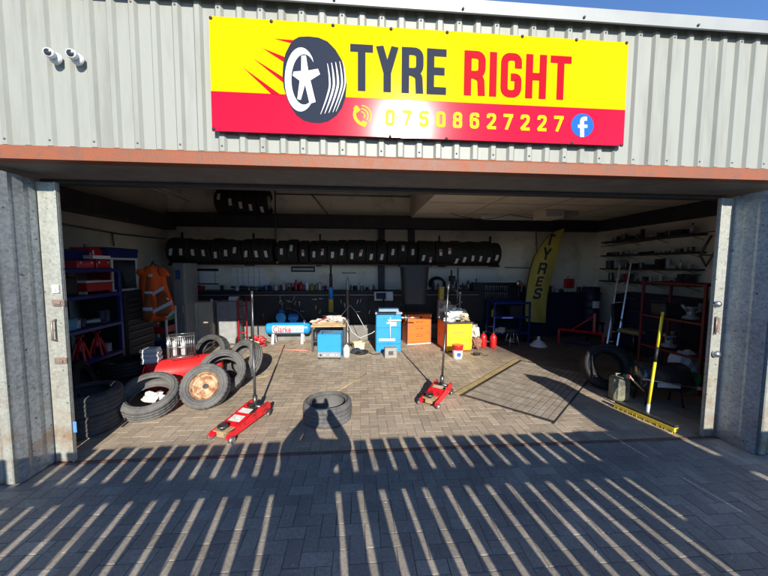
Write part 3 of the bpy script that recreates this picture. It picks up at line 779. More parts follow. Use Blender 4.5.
# rusty wheel
c = P(206, 390, 1.12)
wh = thing('wheel', 'used tyre on a rusty cream steel rim leaning on other tyres', 'wheel', (c.x, 1.12, .26))
aim(wh, (.12, -.85, .45)); wh.location.z = .25
tyre_mesh(.285, .19, .172, 96).build('tyre', m_rub_old, wh)
wh_k = .172/.195
m = MB(); T9 = Euler((0, R_(-90), 0)).to_matrix().to_4x4() @ Matrix.Diagonal((.172/.195, .172/.195, 1, 1))
m.lathe([(.205, .075), (.195, .078), (.186, .06), (.174, .03), (.168, -.03), (.155, -.045), (.14, -.03), (.115, .0), (.085, -.004), (.06, .008), (.036, .006), (.034, -.03)], 48, T=T9)
m.lathe([(.205, -.075), (.188, -.06), (.18, -.02), (.165, .0)], 48, T=T9)
m.build('rim', m_rust, wh)
m = MB(); m.lathe([(0, -.028), (.036, -.026)], 24, T=T9)
for k in range(5):
    a = 2*PI*k/5; m.lathe([(0, .014), (.010, .012), (.010, .0)], 8, T=T9 @ RT((.072*math.cos(a), .072*math.sin(a), 0)))
m.build('hub_hole', m_black, wh)
c = P(221, 373, 1.5); o = tyre('used tyre standing tilted directly behind the rusty wheel', (c.x, 1.56, .29), (0, 0, 0), .31, .20, .205, m_rub_old, 80); aim(o, (.25, -.80, .55))
c = P(241, 361, 1.95); o = tyre('used tyre standing tilted beside the left jack handle', (c.x, 2.1, .30), (0, 0, 0), .31, .20, .205, m_rub_old, 80); aim(o, (-.50, -.72, .42))
c = P(212, 357, 2.5); o = tyre('used tyre with white chalk mark behind the other leaning tyres', (c.x-.05, 2.62, .29), (0, 0, 0), .30, .19, .205, m_rub_mid, 80); aim(o, (-.2, -.9, .3))
mm = label_patch(.3, .45, .08, .10); mm.build('chalk_mark', m_paper, o)
# stack by left jamb
cs = Vector((-3.03, .60))
tyre('lower used tyre of the stack beside the left door stile', (cs.x, cs.y+.02, .11), (0, R_(90), .2), .33, .215, .21, m_rub_mid, 90, 'stack by the left door')
tyre('upper used tyre of the stack beside the left door stile', (cs.x+.02, cs.y+.03, .325), (0, R_(90), .9), .325, .21, .21, m_rub_mid, 90, 'stack by the left door')
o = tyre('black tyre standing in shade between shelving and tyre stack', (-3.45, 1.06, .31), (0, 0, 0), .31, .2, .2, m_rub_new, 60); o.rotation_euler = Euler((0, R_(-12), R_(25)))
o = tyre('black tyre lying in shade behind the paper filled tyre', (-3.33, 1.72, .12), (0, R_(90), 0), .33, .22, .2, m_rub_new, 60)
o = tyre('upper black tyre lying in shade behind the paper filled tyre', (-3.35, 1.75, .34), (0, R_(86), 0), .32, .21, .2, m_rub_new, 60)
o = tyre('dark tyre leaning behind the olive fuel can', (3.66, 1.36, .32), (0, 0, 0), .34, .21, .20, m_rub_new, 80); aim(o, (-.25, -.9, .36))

# ------------------------------------------------------------------ trolley jacks
m_woodp = M('worn_arm_paint', (.42, .30, .16), .7, 0, .4, 20)
def jack(label, front, rear, topx, hz, plate_mat):
    f, r = Vector(front), Vector(rear); d = (r-f); L = d.length; ang = math.atan2(d.y, d.x)
    t = thing('trolley_jack', label, 'trolley jack', (f.x, f.y, 0), ang, 'red trolley jacks')
    w = .102
    prof = [(0, .035), (-.03, .06), (-.02, .10), (.10, .115), (.28, .135), (L*.72, .175), (L*.93, .185), (L, .15), (L*1.0, .085), (L*.82, .06), (.28, .045)]
    for s in (-1, 1):
        m = MB(); y0, y1 = (s*w, s*w+.010) if s > 0 else (-w-.01, -w)
        m.prism(prof, y0, y1, 'Y'); m.box(.02, L*.9, s*w-.02 if s > 0 else -w, s*w if s > 0 else -w+.02, .05, .062, .002)
        m.build('side_plate', m_redj, t)
    m = MB()
    m.prism([(.12, .110), (L*.50, .150), (L*.50, .158), (.12, .118)], -w+.004, w-.004, 'Y'); m.build('deck', m_redj, t)
    m = MB(); m.prism([(.19, .128), (L*.62, .168), (L*.62, .172), (.19, .132)], -.072, .072, 'Y'); m.build('cover_plate', plate_mat, t)
    m = MB(); m.prism([(.01, .085), (.01, .13), (L*.30, .150), (L*.62, .155), (L*.62, .11), (L*.3, .09)], -.045, .045, 'Y', T=RT((0, 0, -.034))); m.box(.0, .16, -.085, .085, .104, .112, .002); m.build('lift_arm', m_woodp, t)
    m = MB(); m.lathe([(0, .018), (.035, .018), (.045, .026), (.052, .026), (.052, .006), (.03, 0), (.022, -.04), (0, -.04)], 20, T=RT((.045, 0, .135))); m.build('saddle', m_dsteel, t)
    for s in (-1, 1):
        m = MB(); m.lathe([(0, .02), (.02, .022), (.028, .018), (.036, .014), (.036, -.014), (.028, -.018), (0, -.02)], 20, T=RT((.02, s*(w+.032), .036), R_(90))); m.build('front_wheel', m_steel, t)
    for s in (-1, 1):
        c_ = MB(); c_.box(L*.93-.02, L*.93+.02, s*(w+.02)-.022, s*(w+.02)+.022, .075, .082, .002)
        for q in (-1, 1): c_.box(L*.93-.015, L*.93+.018, s*(w+.02)+q*.017-.002, s*(w+.02)+q*.017+.002, .02, .076, .001)
        cc = c_.build('castor', m_dsteel, t)
        m = MB(); m.lathe([(0, .012), (.026, .012), (.03, .008), (.03, -.008), (.026, -.012), (0, -.012)], 18, T=RT((L*.93, s*(w+.02), .03), R_(90))); m.build('castor_wheel', m_steel, cc)
    m = MB(); m.tube([(L*.80, -w, .15), (L*.80, w, .15)], .022, 12); m.tube([(L*.55, 0, .12), (L*.82, 0, .135)], .035, 14); m.build('pump', m_dsteel, t)
    # handle: world tip to local
    base = Vector((L*.80, 0, .15)); wt = Vector(topx)
    T = Matrix.Translation((f.x, f.y, 0)) @ Matrix.Rotation(ang, 4, 'Z'); tip = T.inverted() @ wt
    md = base.lerp(tip, .52)
    m = MB(); m.tube([base, base.lerp(tip, .09)], .028, 12); m.tube([base.lerp(tip, .05), md], .015, 12); m.build('handle_socket', m_dsteel, t)
    m = MB(); m.tube([base.lerp(tip, .45), tip], .0105, 12); m.tube([tip.lerp(base, .10), tip], .013, 12); m.build('handle', m_dsteel, t)
    return t
m_plate = M('pale_sticker', (.60, .60, .55), .6, 0, .25, 24)
fl = (G(207, 443, .03)+G(224, 446, .03))/2; rl = (G(268, 421, .03)+G(250, 405, .03))/2
hb = Vector((rl.x, rl.y, 0))
jack('red trolley jack with long upright handle at left, nearest the doorway', (-1.43, .24), (-1.19, .86), P(252, 291, .85), 0, m_plate)
jack('red trolley jack with upright handle at right, near the pit cover', (.86, .88), (1.20, 1.34), P(448.5, 284, 1.22), 0, M('worn_wood_plate', (.42, .34, .22), .7, 0, .4, 20))

# ------------------------------------------------------------------ shelving on left
def shelf_unit():
    p0, p1 = Vector((-3.72, 1.18)), Vector((-3.72, 2.16))
    t = thing('shelving_unit', 'deep blue metal shelving unit with four levels behind the left door', 'shelving', (XL+.1, 1.18, 0))
    D = -3.72-(XL+.1)
    for (xx, yy) in ((0, 0), (D, 0), (0, .98), (D, .98)):
        m = MB(); m.box(xx-.025, xx+.025, yy-.025, yy+.025, 0, 1.76, .004); m.build('upright', m_dblue, t)
    for z in (.48, .93, 1.38, 1.74):
        m = MB(); m.box(-.02, D+.03, -.02, 1.0, z-.05, z, .006); m.box(0.01, D, .01, .97, z, z+.006, .001); m.build('shelf', m_dblue, t)
    return t
su = shelf_unit()
SX, SY = XL+.1, 1.18
def crate(label, loc, rz, w, d, h, mat, lid=None, cat='crate', name='crate', hand=True):
    t = thing(name, label, cat, loc, rz)
    m = MB(); th_ = .008
    m.prism([(-w/2+.015, 0), (w/2-.015, 0), (w/2, h), (-w/2, h)], -d/2, -d/2+th_); m.prism([(-w/2+.015, 0), (w/2-.015, 0), (w/2, h), (-w/2, h)], d/2-th_, d/2)
    m.prism([(-w/2+.015, 0), (-w/2+.025, 0), (-w/2+.01, h), (-w/2, h)], -d/2+th_, d/2-th_); m.prism([(w/2-.015, 0), (w/2-.025, 0), (w/2-.01, h), (w/2, h)], -d/2+th_, d/2-th_)
    m.box(-w/2+.016, w/2-.016, -d/2+.009, d/2-.009, 0, .01, 0)
    for s in (-1, 1): m.box(-w/2-.008, w/2+.008, s*d/2-.008, s*d/2+.008, h-.02, h, .003); m.box(s*w/2-.008, s*w/2+.008, -d/2, d/2, h-.02, h-.001, .003)
    m.build('body', mat, t)
    if lid: m = MB(); m.box(-w/2-.004, w/2+.004, -d/2-.004, d/2+.004, h+.001, h+.022, .008); m.box(-w/4, w/4, -d/4, d/4, h+.022, h+.03, .004); m.build('lid', lid, t)
    return t
def toolbox(label, loc, rz, w, d, h, mat, name='toolbox', cat='toolbox'):
    t = thing(name, label, cat, loc, rz)
    m = MB(); m.box(-w/2, w/2, -d/2, d/2, 0, h*.72, .008); m.build('body', mat, t)
    m = MB(); m.prism([(-d/2-.003, h*.722), (d/2+.003, h*.722), (d/2-.02, h*.95), (-d/2+.02, h*.95)], -w/2, w/2, 'X'); m.build('lid', mat, t)
    m = MB(); m.tube([(-w/5, 0, h*.94), (-w/5, 0, h*1.08), (w/5, 0, h*1.08), (w/5, 0, h*.94)], .009, 8); m.build('handle', m_black, t)
    m = MB()
    for s in (-1, 1): m.box(s*w/3-.015, s*w/3+.015, -d/2-.01, -d/2-.003, h*.6, h*.82, .002)
    m.build('latch', m_steel, t)
    return t
def tin(px, Y, z0, h, r, mat, label, group=None, x=None):
    xx = P(px, 288, Y).x if x is None else x
    t = thing('tin', label, 'tin', (xx, Y, z0), 0, group)
    m = MB(); m.lathe([(0, 0), (r, 0), (r, .006), (r*.97, .01), (r*.97, h-.01), (r, h-.006), (r, h)], 18); m.build('body', mat, t)
    m = MB(); m.lathe([(r*.9, h), (r*.88, h-.004), (0, h-.004)], 18); m.build('lid', m_steel, t); return t

# top shelf
zt_ = 1.746
def ontop(): pass
t = thing('power_tool_case', 'round fronted red plastic case at the near end of the top blue shelf', 'case', (-3.95, 1.30, zt_), R_(90))
m = MB(); m.box(-.13, .13, -.12, .2, 0, .32, .03); m.build('body', m_red, t); m = MB(); m.lathe([(0, .02), (.09, .018), (.11, .0)], 28, T=RT((0, -.121, .17), R_(90))); m.build('round_panel', m_redd, t)
m = MB(); m.tube([(-.06, 0, .315), (-.06, 0, .35), (.06, 0, .35), (.06, 0, .315)], .01, 8); m.build('handle', m_black, t)
crate('blue plastic crate behind the red cases on the top blue shelf', (-4.15, 1.75, zt_), R_(90), .55, .34, .26, m_dblue)
toolbox('small pink and red toolbox lying at front of the top blue shelf', (-3.84, 1.66, zt_), R_(90), .26, .16, .11, M('pinkish_red_plastic', (.62, .05, .07), .45), 'toolbox')
t = toolbox('second small red toolbox further back on the top blue shelf', (-3.84, 1.95, zt_), R_(90), .24, .16, .12, m_red)
t = thing('carton', 'small white carton resting on the red toolboxes', 'carton', (-3.86, 1.97, zt_+.135), R_(80)); m = MB(); m.box(-.13, .13, -.08, .08, 0, .05, .003); m.build('body', m_white, t); m = MB(); m.box(-.132, .132, -.02, .02, .0502, .0508, 0); m.build('tape', m_cream, t)
# second level
t = crate('white handled red tub on the second blue shelf', (-3.9, 1.85, 1.385), R_(90), .45, .3, .16, m_redd, m_white, 'tub', 'storage_tub')
t = thing('tool_case', 'black ribbed tool case on the second blue shelf', 'case', (-3.95, 1.42, 1.386), R_(90)); m = MB(); m.box(-.15, .15, -.15, .15, 0, .25, .02)
for k in range(4): m.box(-.12, .12, -.158, -.15, .04+k*.05, .06+k*.05, .003)
m.build('body', m_blackp, t); m = MB(); m.tube([(-.06, -.13, .25), (-.06, -.13, .29), (.06, -.13, .29), (.06, -.13, .25)], .01, 8); m.build('handle', m_black, t)
for (yy, w_, lab) in ((1.72, .14, 'flat pale carton at front of the second blue shelf, near end'), (1.92, .11, 'flat pale carton at front of the second blue shelf, far end')):
    t = thing('carton', lab, 'carton', (-3.80, yy, 1.386), R_(90)); m = MB(); m.box(-w_/2-.03, w_/2+.03, -.05, .05, 0, .04, .003); m.build('body', m_cream, t); m = MB(); m.box(-.02, .02, -.051, .051, .0402, .0406, 0); m.build('tape', m_wood, t)
# third level: light blue bin, black things
crate('light blue parts bin on the third blue shelf', (-3.86, 1.36, .936), R_(90), .22, .2, .15, M('light_blue_plastic', (.04, .25, .36), .5), None, 'bin', 'parts_bin')
def grinder(label, loc, rz, mat):
    t = thing('angle_grinder', label, 'power tool', loc, rz)
    m = MB(); m.tube([(-.14, 0, .04), (-.05, 0, .045), (.05, 0, .05), (.1, 0, .05)], [.026, .03, .036, .03], 12); m.build('body', mat, t)
    m = MB(); m.lathe([(0, 0), (.055, 0), (.055, .006), (.02, .012), (.02, .05), (0, .05)], 20, T=RT((.12, 0, .012))); m.build('disc', m_dsteel, t)
    m = MB(); m.tube([(.08, 0, .05), (.08, .11, .06)], .013, 8); m.build('handle', m_black, t)
grinder('black and grey power tool on the third blue shelf', (-3.86, 1.80, .936), .9, m_grey)
rl = random.Random(31)
for z_, ys in ((.936, (1.55, 1.64, 1.95, 2.05)), (1.386, (2.08,)), (.486, (1.30, 1.40, 2.04))):
    for q in ys:
        if rl.random() < .5: tin(0, q, z_, rl.uniform(.1, .2), rl.uniform(.035, .06), rl.choice([m_grey, m_navy, m_lgrey, m_redd]), 'dim tin on the left blue shelving', 'dim tins on the blue shelving', x=-3.84)
        else:
            bt = thing('bottle', 'dim bottle on the left blue shelving', 'bottle', (-3.84, q, z_), 0, 'dim bottles on the blue shelving'); h2 = rl.uniform(.16, .26); r_ = .04
            m = MB(); m.lathe([(0, 0), (r_, 0), (r_, h2*.62), (r_*.4, h2*.8), (r_*.4, h2*.88)], 14); m.build('body', rl.choice([m_white, m_sky, m_dyellow, m_grey]), bt); m = MB(); m.lathe([(r_*.45, h2*.86), (r_*.45, h2), (0, h2)], 10); m.build('cap', m_black, bt)
# bottom level: two red axle stands
def axle_stand(label, loc, s=1.):
    t = thing('axle_stand', label, 'axle stand', loc, .3, 'axle stands on the bottom blue shelf')
    m = MB()
    for a in range(4):
        q = RT((0, 0, 0), 0, 0, a*PI/2+PI/4)
        m.prism([(.03, .24), (.045, .24), (.12, 0), (.09, 0)], -.012, .012, 'Y', T=q)
    m.lathe([(.045, .12), (.042, .26), (.032, .26)], 14)
    m.build('frame', m_red, t)
    m = MB(); m.box(-.018, .018, -.012, .012, .2, .32, .002); m.build('column', m_redd, t)
    m = MB(); m.prism([(-.045, .35), (-.04, .32), (.04, .32), (.045, .35), (.025, .335), (-.025, .335)], -.02, .02); m.build('saddle', m_redd, t)
axle_stand('red axle stand on the bottom blue shelf, near one of the two', (-3.84, 1.58, .486)); axle_stand('red axle stand on the bottom blue shelf, far one of the two', (-3.84, 1.86, .486))
crumple('green_bag', m_green, (-3.5, 1.62, .33), .11, 'dark green plastic bag lying below the blue shelving', 'bag', (1.2, 1, .7), 5)

# black drawer cabinet + white framed display box
t = thing('tool_chest', 'tall black tool chest with many drawers beside the blue shelving', 'tool chest', (-4.1, 2.62, 0), R_(90))
m = MB(); m.box(-.33, .33, -.36, .3, .06, 1.36, .008); m.build('body', m_black, t)
zz = .12
for k, h_ in enumerate((.17, .17, .13, .13, .10, .10, .10, .08, .08, .08)):
    m = MB(); m.box(-.31, .31, -.374, -.361, zz, zz+h_-.012, .004); d_ = m.build('drawer', m_black, t)
    m = MB(); m.box(-.27, .27, -.384, -.375, zz+h_-.036, zz+h_-.022, .003); m.build('handle', m_dsteel, d_); zz += h_
for sx_ in (-.27, .27):
    for sy_ in (-.3, .24):
        m = MB(); m.lathe([(0, .012), (.028, .012), (.03, -.012), (0, -.012)], 14, T=RT((sx_, sy_, .031), R_(90))); m.box(sx_-.02, sx_+.02, sy_-.015, sy_+.015, .045, .062, .001); m.build('castor', m_rub_new, t)
t = thing('display_cabinet', 'white framed cabinet with red contents on top of the black tool chest', 'cabinet', (-4.05, 2.60, 1.362), R_(90))
m = MB(); m.box(-.29, .29, -.1, .25, 0, .55, .005); m.build('body', m_redd, t)
m = MB()
for a in (-.27, .27): m.box(a-.018, a+.018, -.125, -.101, .0, .55, .003)
m.box(-.252, .252, -.125, -.101, .515, .55, .003); m.box(-.252, .252, -.125, -.101, 0, .035, .003); m.build('frame', m_white, t)
m = MB(); m.box(-.25, .25, -.112, -.104, .037, .513, 0); m.build('glass', m_glass, t)
crate('blue storage box on top of the white framed cabinet', (-4.05, 2.50, 1.915), R_(90), .66, .36, .13, m_dblue, m_dblue, 'storage box', 'storage_box')
toolbox('red tool case standing behind the white carton', (-4.1, 2.12, 1.748), R_(90), .3, .3, .32, m_red)

# hi-vis jacket on hook
jp = P(154, 268, 2.5); JY = 2.75
def jq(x, y, Y=JY): return P(x, y, Y)
t = thing('hi_vis_jacket', 'orange hi-vis work jacket with silver bands hanging beside the tool chest', 'jacket', jq(155, 264))
ofs = Vector(t.location)
def sheetpoly(rows, Y0, amp, nseg=10, seed=0, thick=.03):
    """rows: list of (y_px, xl, xr); front surface bulged, closed with back"""
    mb = MB(); n = nseg; F_, B_ = [], []
    for r_, (py, xl, xr) in enumerate(rows):
        fr, bk = [], []
        for k in range(n+1):
            u = k/n; px = xl+(xr-xl)*u
            p = P(px, py, Y0)
            fold = math.sin(u*PI*5+seed+r_*.25)*amp*.35*(r_/len(rows)) 
            fr.append(Vector((p.x, Y0-thick-amp*math.sin(PI*u)+fold, p.z))-ofs); bk.append(Vector((p.x, Y0+thick, p.z))-ofs)
        F_.append(fr); B_.append(bk)
    R0 = len(rows)
    vs = [v for r in F_ for v in r]+[v for r in B_ for v in r]; o_ = R0*(n+1); fs = []
    for r in range(R0-1):
        for k in range(n):
            a = r*(n+1)+k; fs.append((a, a+1, a+n+2, a+n+1)); b = o_+a; fs.append((b, b+n+1, b+n+2, b+1))
        a = r*(n+1); fs.append((a, a+n+1, o_+a+n+1, o_+a)); a = r*(n+1)+n; fs.append((a, o_+a, o_+a+n+1, a+n+1))
    for a in (0, (R0-1)*(n+1)):
        for k in range(n): fs.append((a+k, a+k+1, o_+a+k+1, o_+a+k))
    mb.add(vs, fs, True); return mb
m = sheetpoly([(266, 147, 158), (271, 142, 164), (276, 140.5, 165), (284, 140, 166), (292, 140, 168.5), (300, 140, 171.5), (308, 140, 173.5), (314, 140, 172), (320, 139.5, 166)], JY, .07, 14, .4)
m.build('body', m_hivis, t)
m = sheetpoly([(276, 147, 153), (290, 145, 153), (305, 143.5, 153), (320, 142, 151)], JY-.075, .02, 6, 1.0, .012); m.build('grubby_sleeve', m_hidirty, t)
m = sheetpoly([(292, 156, 166), (302, 155, 170), (312, 154, 171), (316, 155, 168)], JY-.085, .015, 6, 2.0, .010); m.build('grubby_front', m_hidirty, t)
m = sheetpoly([(269, 137.5, 143), (273, 136.5, 149), (275.5, 139, 152)], JY-.06, .02, 5, .3, .012); m.build('collar', m_hivis, t)
m = sheetpoly([(267.5, 158, 164), (272, 158, 168), (276, 160, 170)], JY-.06, .02, 5, .3, .012); m.build('collar', m_hivis, t)
for rows in ([(291.5, 144, 152.5), (294, 144, 152.5)], [(307.5, 142.5, 152.5), (311, 142.5, 152.5)], ):
    sheetpoly(rows, JY-.105, .01, 6, 0, .004).build('reflective_band', m_reflect, t)
def slant(pts, Y):
    mb = MB(); q = [P(a, b, Y)-ofs for a, b in pts]; n = len(q)
    mb.add([v for v in q]+[v+Vector((0, .01, 0)) for v in q], [tuple(range(n)), tuple(range(2*n-1, n-1, -1))]+[(i, (i+1) % n, n+(i+1) % n, n+i) for i in range(n)]); return mb
slant([(152.5, 292.5), (163, 286.2), (163.6, 289), (152.7, 296)], JY-.118).build('reflective_band', m_reflect, t)
slant([(152.8, 310), (171.5, 300.5), (172.3, 304), (153, 313.5)], JY-.118).build('reflective_band', m_reflect, t)
slant([(165, 316), (174, 310.5), (174.5, 312.5), (166.5, 318)], JY-.09).build('reflective_band', m_reflect, t)
slant([(148.5, 274.3), (152, 274), (152, 277), (148.5, 277)], JY-.125).build('badge', m_reflect, t)
m = MB(); h = jq(153, 262)-ofs; m.tube([h+Vector((0, .06, .0)), h+Vector((0, 0, .02)), h+Vector((0, -.04, -.03))], .008, 8); m.tube([jq(147, 268)-ofs, h+Vector((0, 0, -.02)), jq(160, 268)-ofs], .009, 8); m.build('hanger', m_black, t)
# post the jacket hangs on (grey locker edge beyond)
a, b = P(172, 265, 3.85), P(184.5, 265, 3.85)
t = thing('locker', 'tall narrow grey metal locker beside the hanging jacket', 'locker', ((a.x+b.x)/2, 3.85, 0)); w_ = (b.x-a.x)/2
m = MB(); m.box(-w_, w_, 0, .5, 0, 1.84, .006); m.build('body', m_grey, t)
m = MB(); m.box(-w_+.02, w_-.02, -.014, -.001, .05, 1.80, .004); dd = m.build('door', m_grey, t); m = MB(); m.box(w_-.07, w_-.05, -.035, -.015, .8, .95, .003); m.build('handle', m_steel, dd)
m = MB(); m.box(-.06, .04, -.018, -.0145, 1.5, 1.7, .001); m.build('notice', M('blue_notice', (.03, .09, .28), .5), dd)
# white framed trolley with green tray below the jacket
a = P(155, 345, 3.2)
t = thing('parts_trolley', 'white framed trolley with green tray standing below the hanging jacket', 'trolley', (P(163, 345, 3.3).x, 3.3, 0))
for sx_ in (-.17, .17):
    for sy_ in (-.15, .15):
        m = MB(); m.box(sx_-.014, sx_+.014, sy_-.014, sy_+.014, 0, 1.0, .003); m.build('leg', m_white, t)
for z_, mt in ((.75, m_green), (.52, m_redd), (.25, m_dblue)):
    m = MB(); m.box(-.155, .155, -.17, .17, z_-.01, z_, .002)
    for s in (-1, 1): m.box(s*.155-.004, s*.155+.004, -.17, .17, z_, z_+.12, .002)
    m.box(-.15, .15, -.172, -.165, z_, z_+.12, .002); m.build('tray', mt, t)

# red tank compressor body + wire baskets on top
c0, c1 = Vector((-3.05, 2.15, .30)), Vector((-2.75, 3.15, .30))
t = thing('air_tank', 'large red cylindrical air tank lying behind the leaning tyres', 'air tank', (-2.56, 1.74, -.07), R_(33))
r_ = .20; hl = .40
m = MB(); pf = []
for k in range(7): a = PI/2*k/6; pf.append((r_*math.sin(a), -hl-.10*math.cos(a)))
for k in range(7): a = PI/2*k/6; pf.append((r_*math.cos(a), hl+.10*math.sin(a)))
m.lathe(pf, 32, T=RT((0, 0, .33), 0, R_(90), 0)); m.build('tank', M('scuffed_red_enamel', (.62, .02, .02), .4, 0, .1, 9, 0, 50, col2=(.20, .03, .03), amt=.36, soft=.06), t)
for sx_ in (-.32, .32):
    m = MB(); m.box(sx_-.03, sx_+.03, -.17, .17, .07, .16, .004); m.build('foot', m_dsteel, t)
m = MB(); m.box(-.16, .16, -.1, .1, .525, .54, .002); m.build('saddle_plate', m_redd, t)
def wire_basket(label, loc, rz, w, d, h):
    t = thing('wire_basket', label, 'basket', loc, rz); m = MB()
    for z_ in (0, h*.5, h):
        m.tube([(-w/2, -d/2, z_), (w/2, -d/2, z_), (w/2, d/2, z_), (-w/2, d/2, z_), (-w/2, -d/2, z_)], .005, 5)
    n_ = int(w/.022)
    for k in range(n_+1):
        x_ = -w/2+w*k/n_
        for s in (-1, 1): m.tube([(x_, s*d/2, 0), (x_, s*d/2, h)], .0028, 4)
        m.tube([(x_, -d/2, 0), (x_, d/2, 0)], .0028, 4)
    n_ = int(d/.025)
    for k in range(n_+1):
        y_ = -d/2+d*k/n_
        for s in (-1, 1): m.tube([(s*w/2, y_, 0), (s*w/2, y_, h)], .0028, 4)
    m.build('wire_frame', m_steel, t); return t
pB = P(189, 350, 2.75)
wire_basket('shiny wire basket standing on the red air tank', (-2.62, 1.78, .475), R_(22), .32, .22, .30)
t = thing('paper_stack', 'untidy stack of white papers beside the wire basket', 'papers', (-2.90, 1.55, .45), .25)
for k in range(9):
    m = MB(); a = random.uniform(-.12, .12); m.box(-.10, .10, -.08, .08, k*.022, k*.022+.018, .002, T=RT((random.uniform(-.012, .012), random.uniform(-.01, .01), 0), 0, 0, a)); m.build('bundle', m_paper if k % 3 else m_lgrey, t)
for k, (dx, lab) in enumerate(((.0, 'white spray can standing inside the wire basket, left'), (.10, 'white spray can standing inside the wire basket, right'))):
    t = thing('spray_can', lab, 'spray can', (-2.70+dx, 1.75+dx*.4, .48)); m = MB(); m.lathe([(0, 0), (.028, 0), (.03, .008), (.03, .17), (.018, .19), (0, .19)], 16); m.build('body', m_white, t); m = MB(); m.lathe([(.019, .19), (.019, .225), (0, .228)], 14); m.build('cap', m_lgrey, t)

# ------------------------------------------------------------------ back wall bench
YBF = 4.62
bx0, bx1 = P(187, 290, YBF).x, P(478, 290, YBF).x
t = thing('workbench', 'long black workbench with dark panelled front along the back wall', 'workbench', (0, YBF, 0))
m = MB(); m.box(bx0, bx1, -.04, .36, 1.15, 1.20, .006); m.build('bench_top', m_black, t)
n_p = 6
for k in range(n_p):
    a = -2.55+(bx1+2.55)*k/n_p; b = -2.55+(bx1+2.55)*(k+1)/n_p
    m = MB(); m.box(a+.003, b-.003, .0, .02, .40, 1.148, .003); m.build('front_panel', m_panel, t)
m = MB(); m.box(bx0, bx1, -.03, .0, 0, .37, .004); m.build('plinth', M('scuffed_white_plinth', (.17, .165, .155), .7, 0, .25, 5), t)
m = MB(); m.box(bx0+.02, -2.56, .0, .02, .95, 1.148, .003); m.build('front_panel', m_black, t)
m = MB(); m.tube([(bx0, -.06, 1.10), (bx1, -.06, 1.10)], .008, 6); m.build('cable', m_lgrey, t)
# small tools clipped on dark front panels
for k in range(26):
    px = random.uniform(262, 372); py = random.uniform(297, 317); p = P(px, py, YBF-.02)
    if not (.5 < p.z < 1.1): continue
    t = thing('hand_tool', 'small bright hand tool clipped to the dark bench front', 'hand tool', (p.x, YBF-.012, p.z), 0, 'hand tools on the bench front'); t.rotation_euler = (0, random.choice([0, 0, 1.57, .3]), 0)
    m = MB(); m.box(-.006, .006, -.006, .008, -.05, .04, .002); m.build('shaft', m_steel, t)
    m = MB(); m.tube([(0, 0, .04), (0, 0, .05)], .012, 8) if k % 2 else m.box(-.018, .018, -.006, .006, .04, .06, .002); m.build('head', random.choice([m_steel, m_redd, m_steel, m_sky]), t)
# wall cupboards below (cream) and grey locker
def cupboard(label, xa, xb, yF, z1, mat, name='cupboard', cat='cupboard', seam=True):
    t = thing(name, label, cat, ((xa+xb)/2, yF, 0)); w_ = (xb-xa)/2
    m = MB(); m.box(-w_, w_, .016, .4, .04, z1, .004); m.build('body', mat, t)
    m = MB(); m.box(-w_+.006, -.004 if seam else w_-.006, -.0, .015, .06, z1-.02, .004); d1 = m.build('door', mat, t)
    m = MB(); m.tube([(-.04, -.01, z1*.55), (-.04, -.02, z1*.60), (-.04, -.01, z1*.66)], .006, 6); m.build('handle', m_steel, d1)
    if seam: m = MB(); m.box(.004, w_-.006, 0, .015, .06, z1-.02, .004); d1 = m.build('door', mat, t); m = MB(); m.tube([(.04, -.01, z1*.55), (.04, -.02, z1*.60), (.04, -.01, z1*.66)], .006, 6); m.build('handle', m_steel, d1)
    return t
cupboard('cream two door cupboard under the left end of the workbench', P(186, 320, 4.2).x, P(211, 320, 4.2).x, 4.18, .98, m_cream)
cupboard('grey metal cabinet beside the cream cupboard', P(217.5, 320, 4.2).x, P(237, 320, 4.2).x, 4.16, 1.0, m_grey, 'metal_cabinet', 'cabinet', False)
# red sack truck / upright
a = P(242, 320, 4.1)
t = thing('sack_truck', 'narrow red sack truck standing beside the grey cabinet', 'sack truck', (a.x, 4.12, 0))
m = MB()
for s in (-1, 1): m.tube([(s*.09, 0, .1), (s*.09, .03, 1.0), (s*.06, .05, 1.1)], .018, 8)
for z_ in (.3, .6, .9): m.tube([(-.09, .01, z_), (.09, .01, z_)], .012, 8)
m.build('frame', m_redd, t)
m = MB(); m.box(-.14, .14, -.15, 0, .02, .03, .002); m.build('toe_plate', m_redd, t)
for s in (-1, 1): m = MB(); m.lathe([(0, .02), (.08, .02), (.1, .01), (.1, -.01), (.08, -.02), (0, -.02)], 20, T=RT((s*.14, .06, .1), 0, R_(90))); m.build('wheel', m_rub_new, t)
for px, ya, yb, lab in ((213, 299, 345, 'pale upright pipe standing left of the grey cabinet'), (253.2, 293, 348, 'pale upright pipe standing right of the red sack truck')):
    a = P(px, yb, 4.0); m = MB(); z1 = P(px, ya, 4.0).z
    m.tube([(0, 0, 0), (0, 0, z1)], .016, 10); m.lathe([(.024, z1-.04), (.024, z1), (0, z1+.004)], 12); m.lathe([(.05, 0), (.05, .01), (.02, .02)], 14)
    tag(m.build('pipe', m_lgrey, None, (a.x, 4.0, 0)), lab, 'pipe')
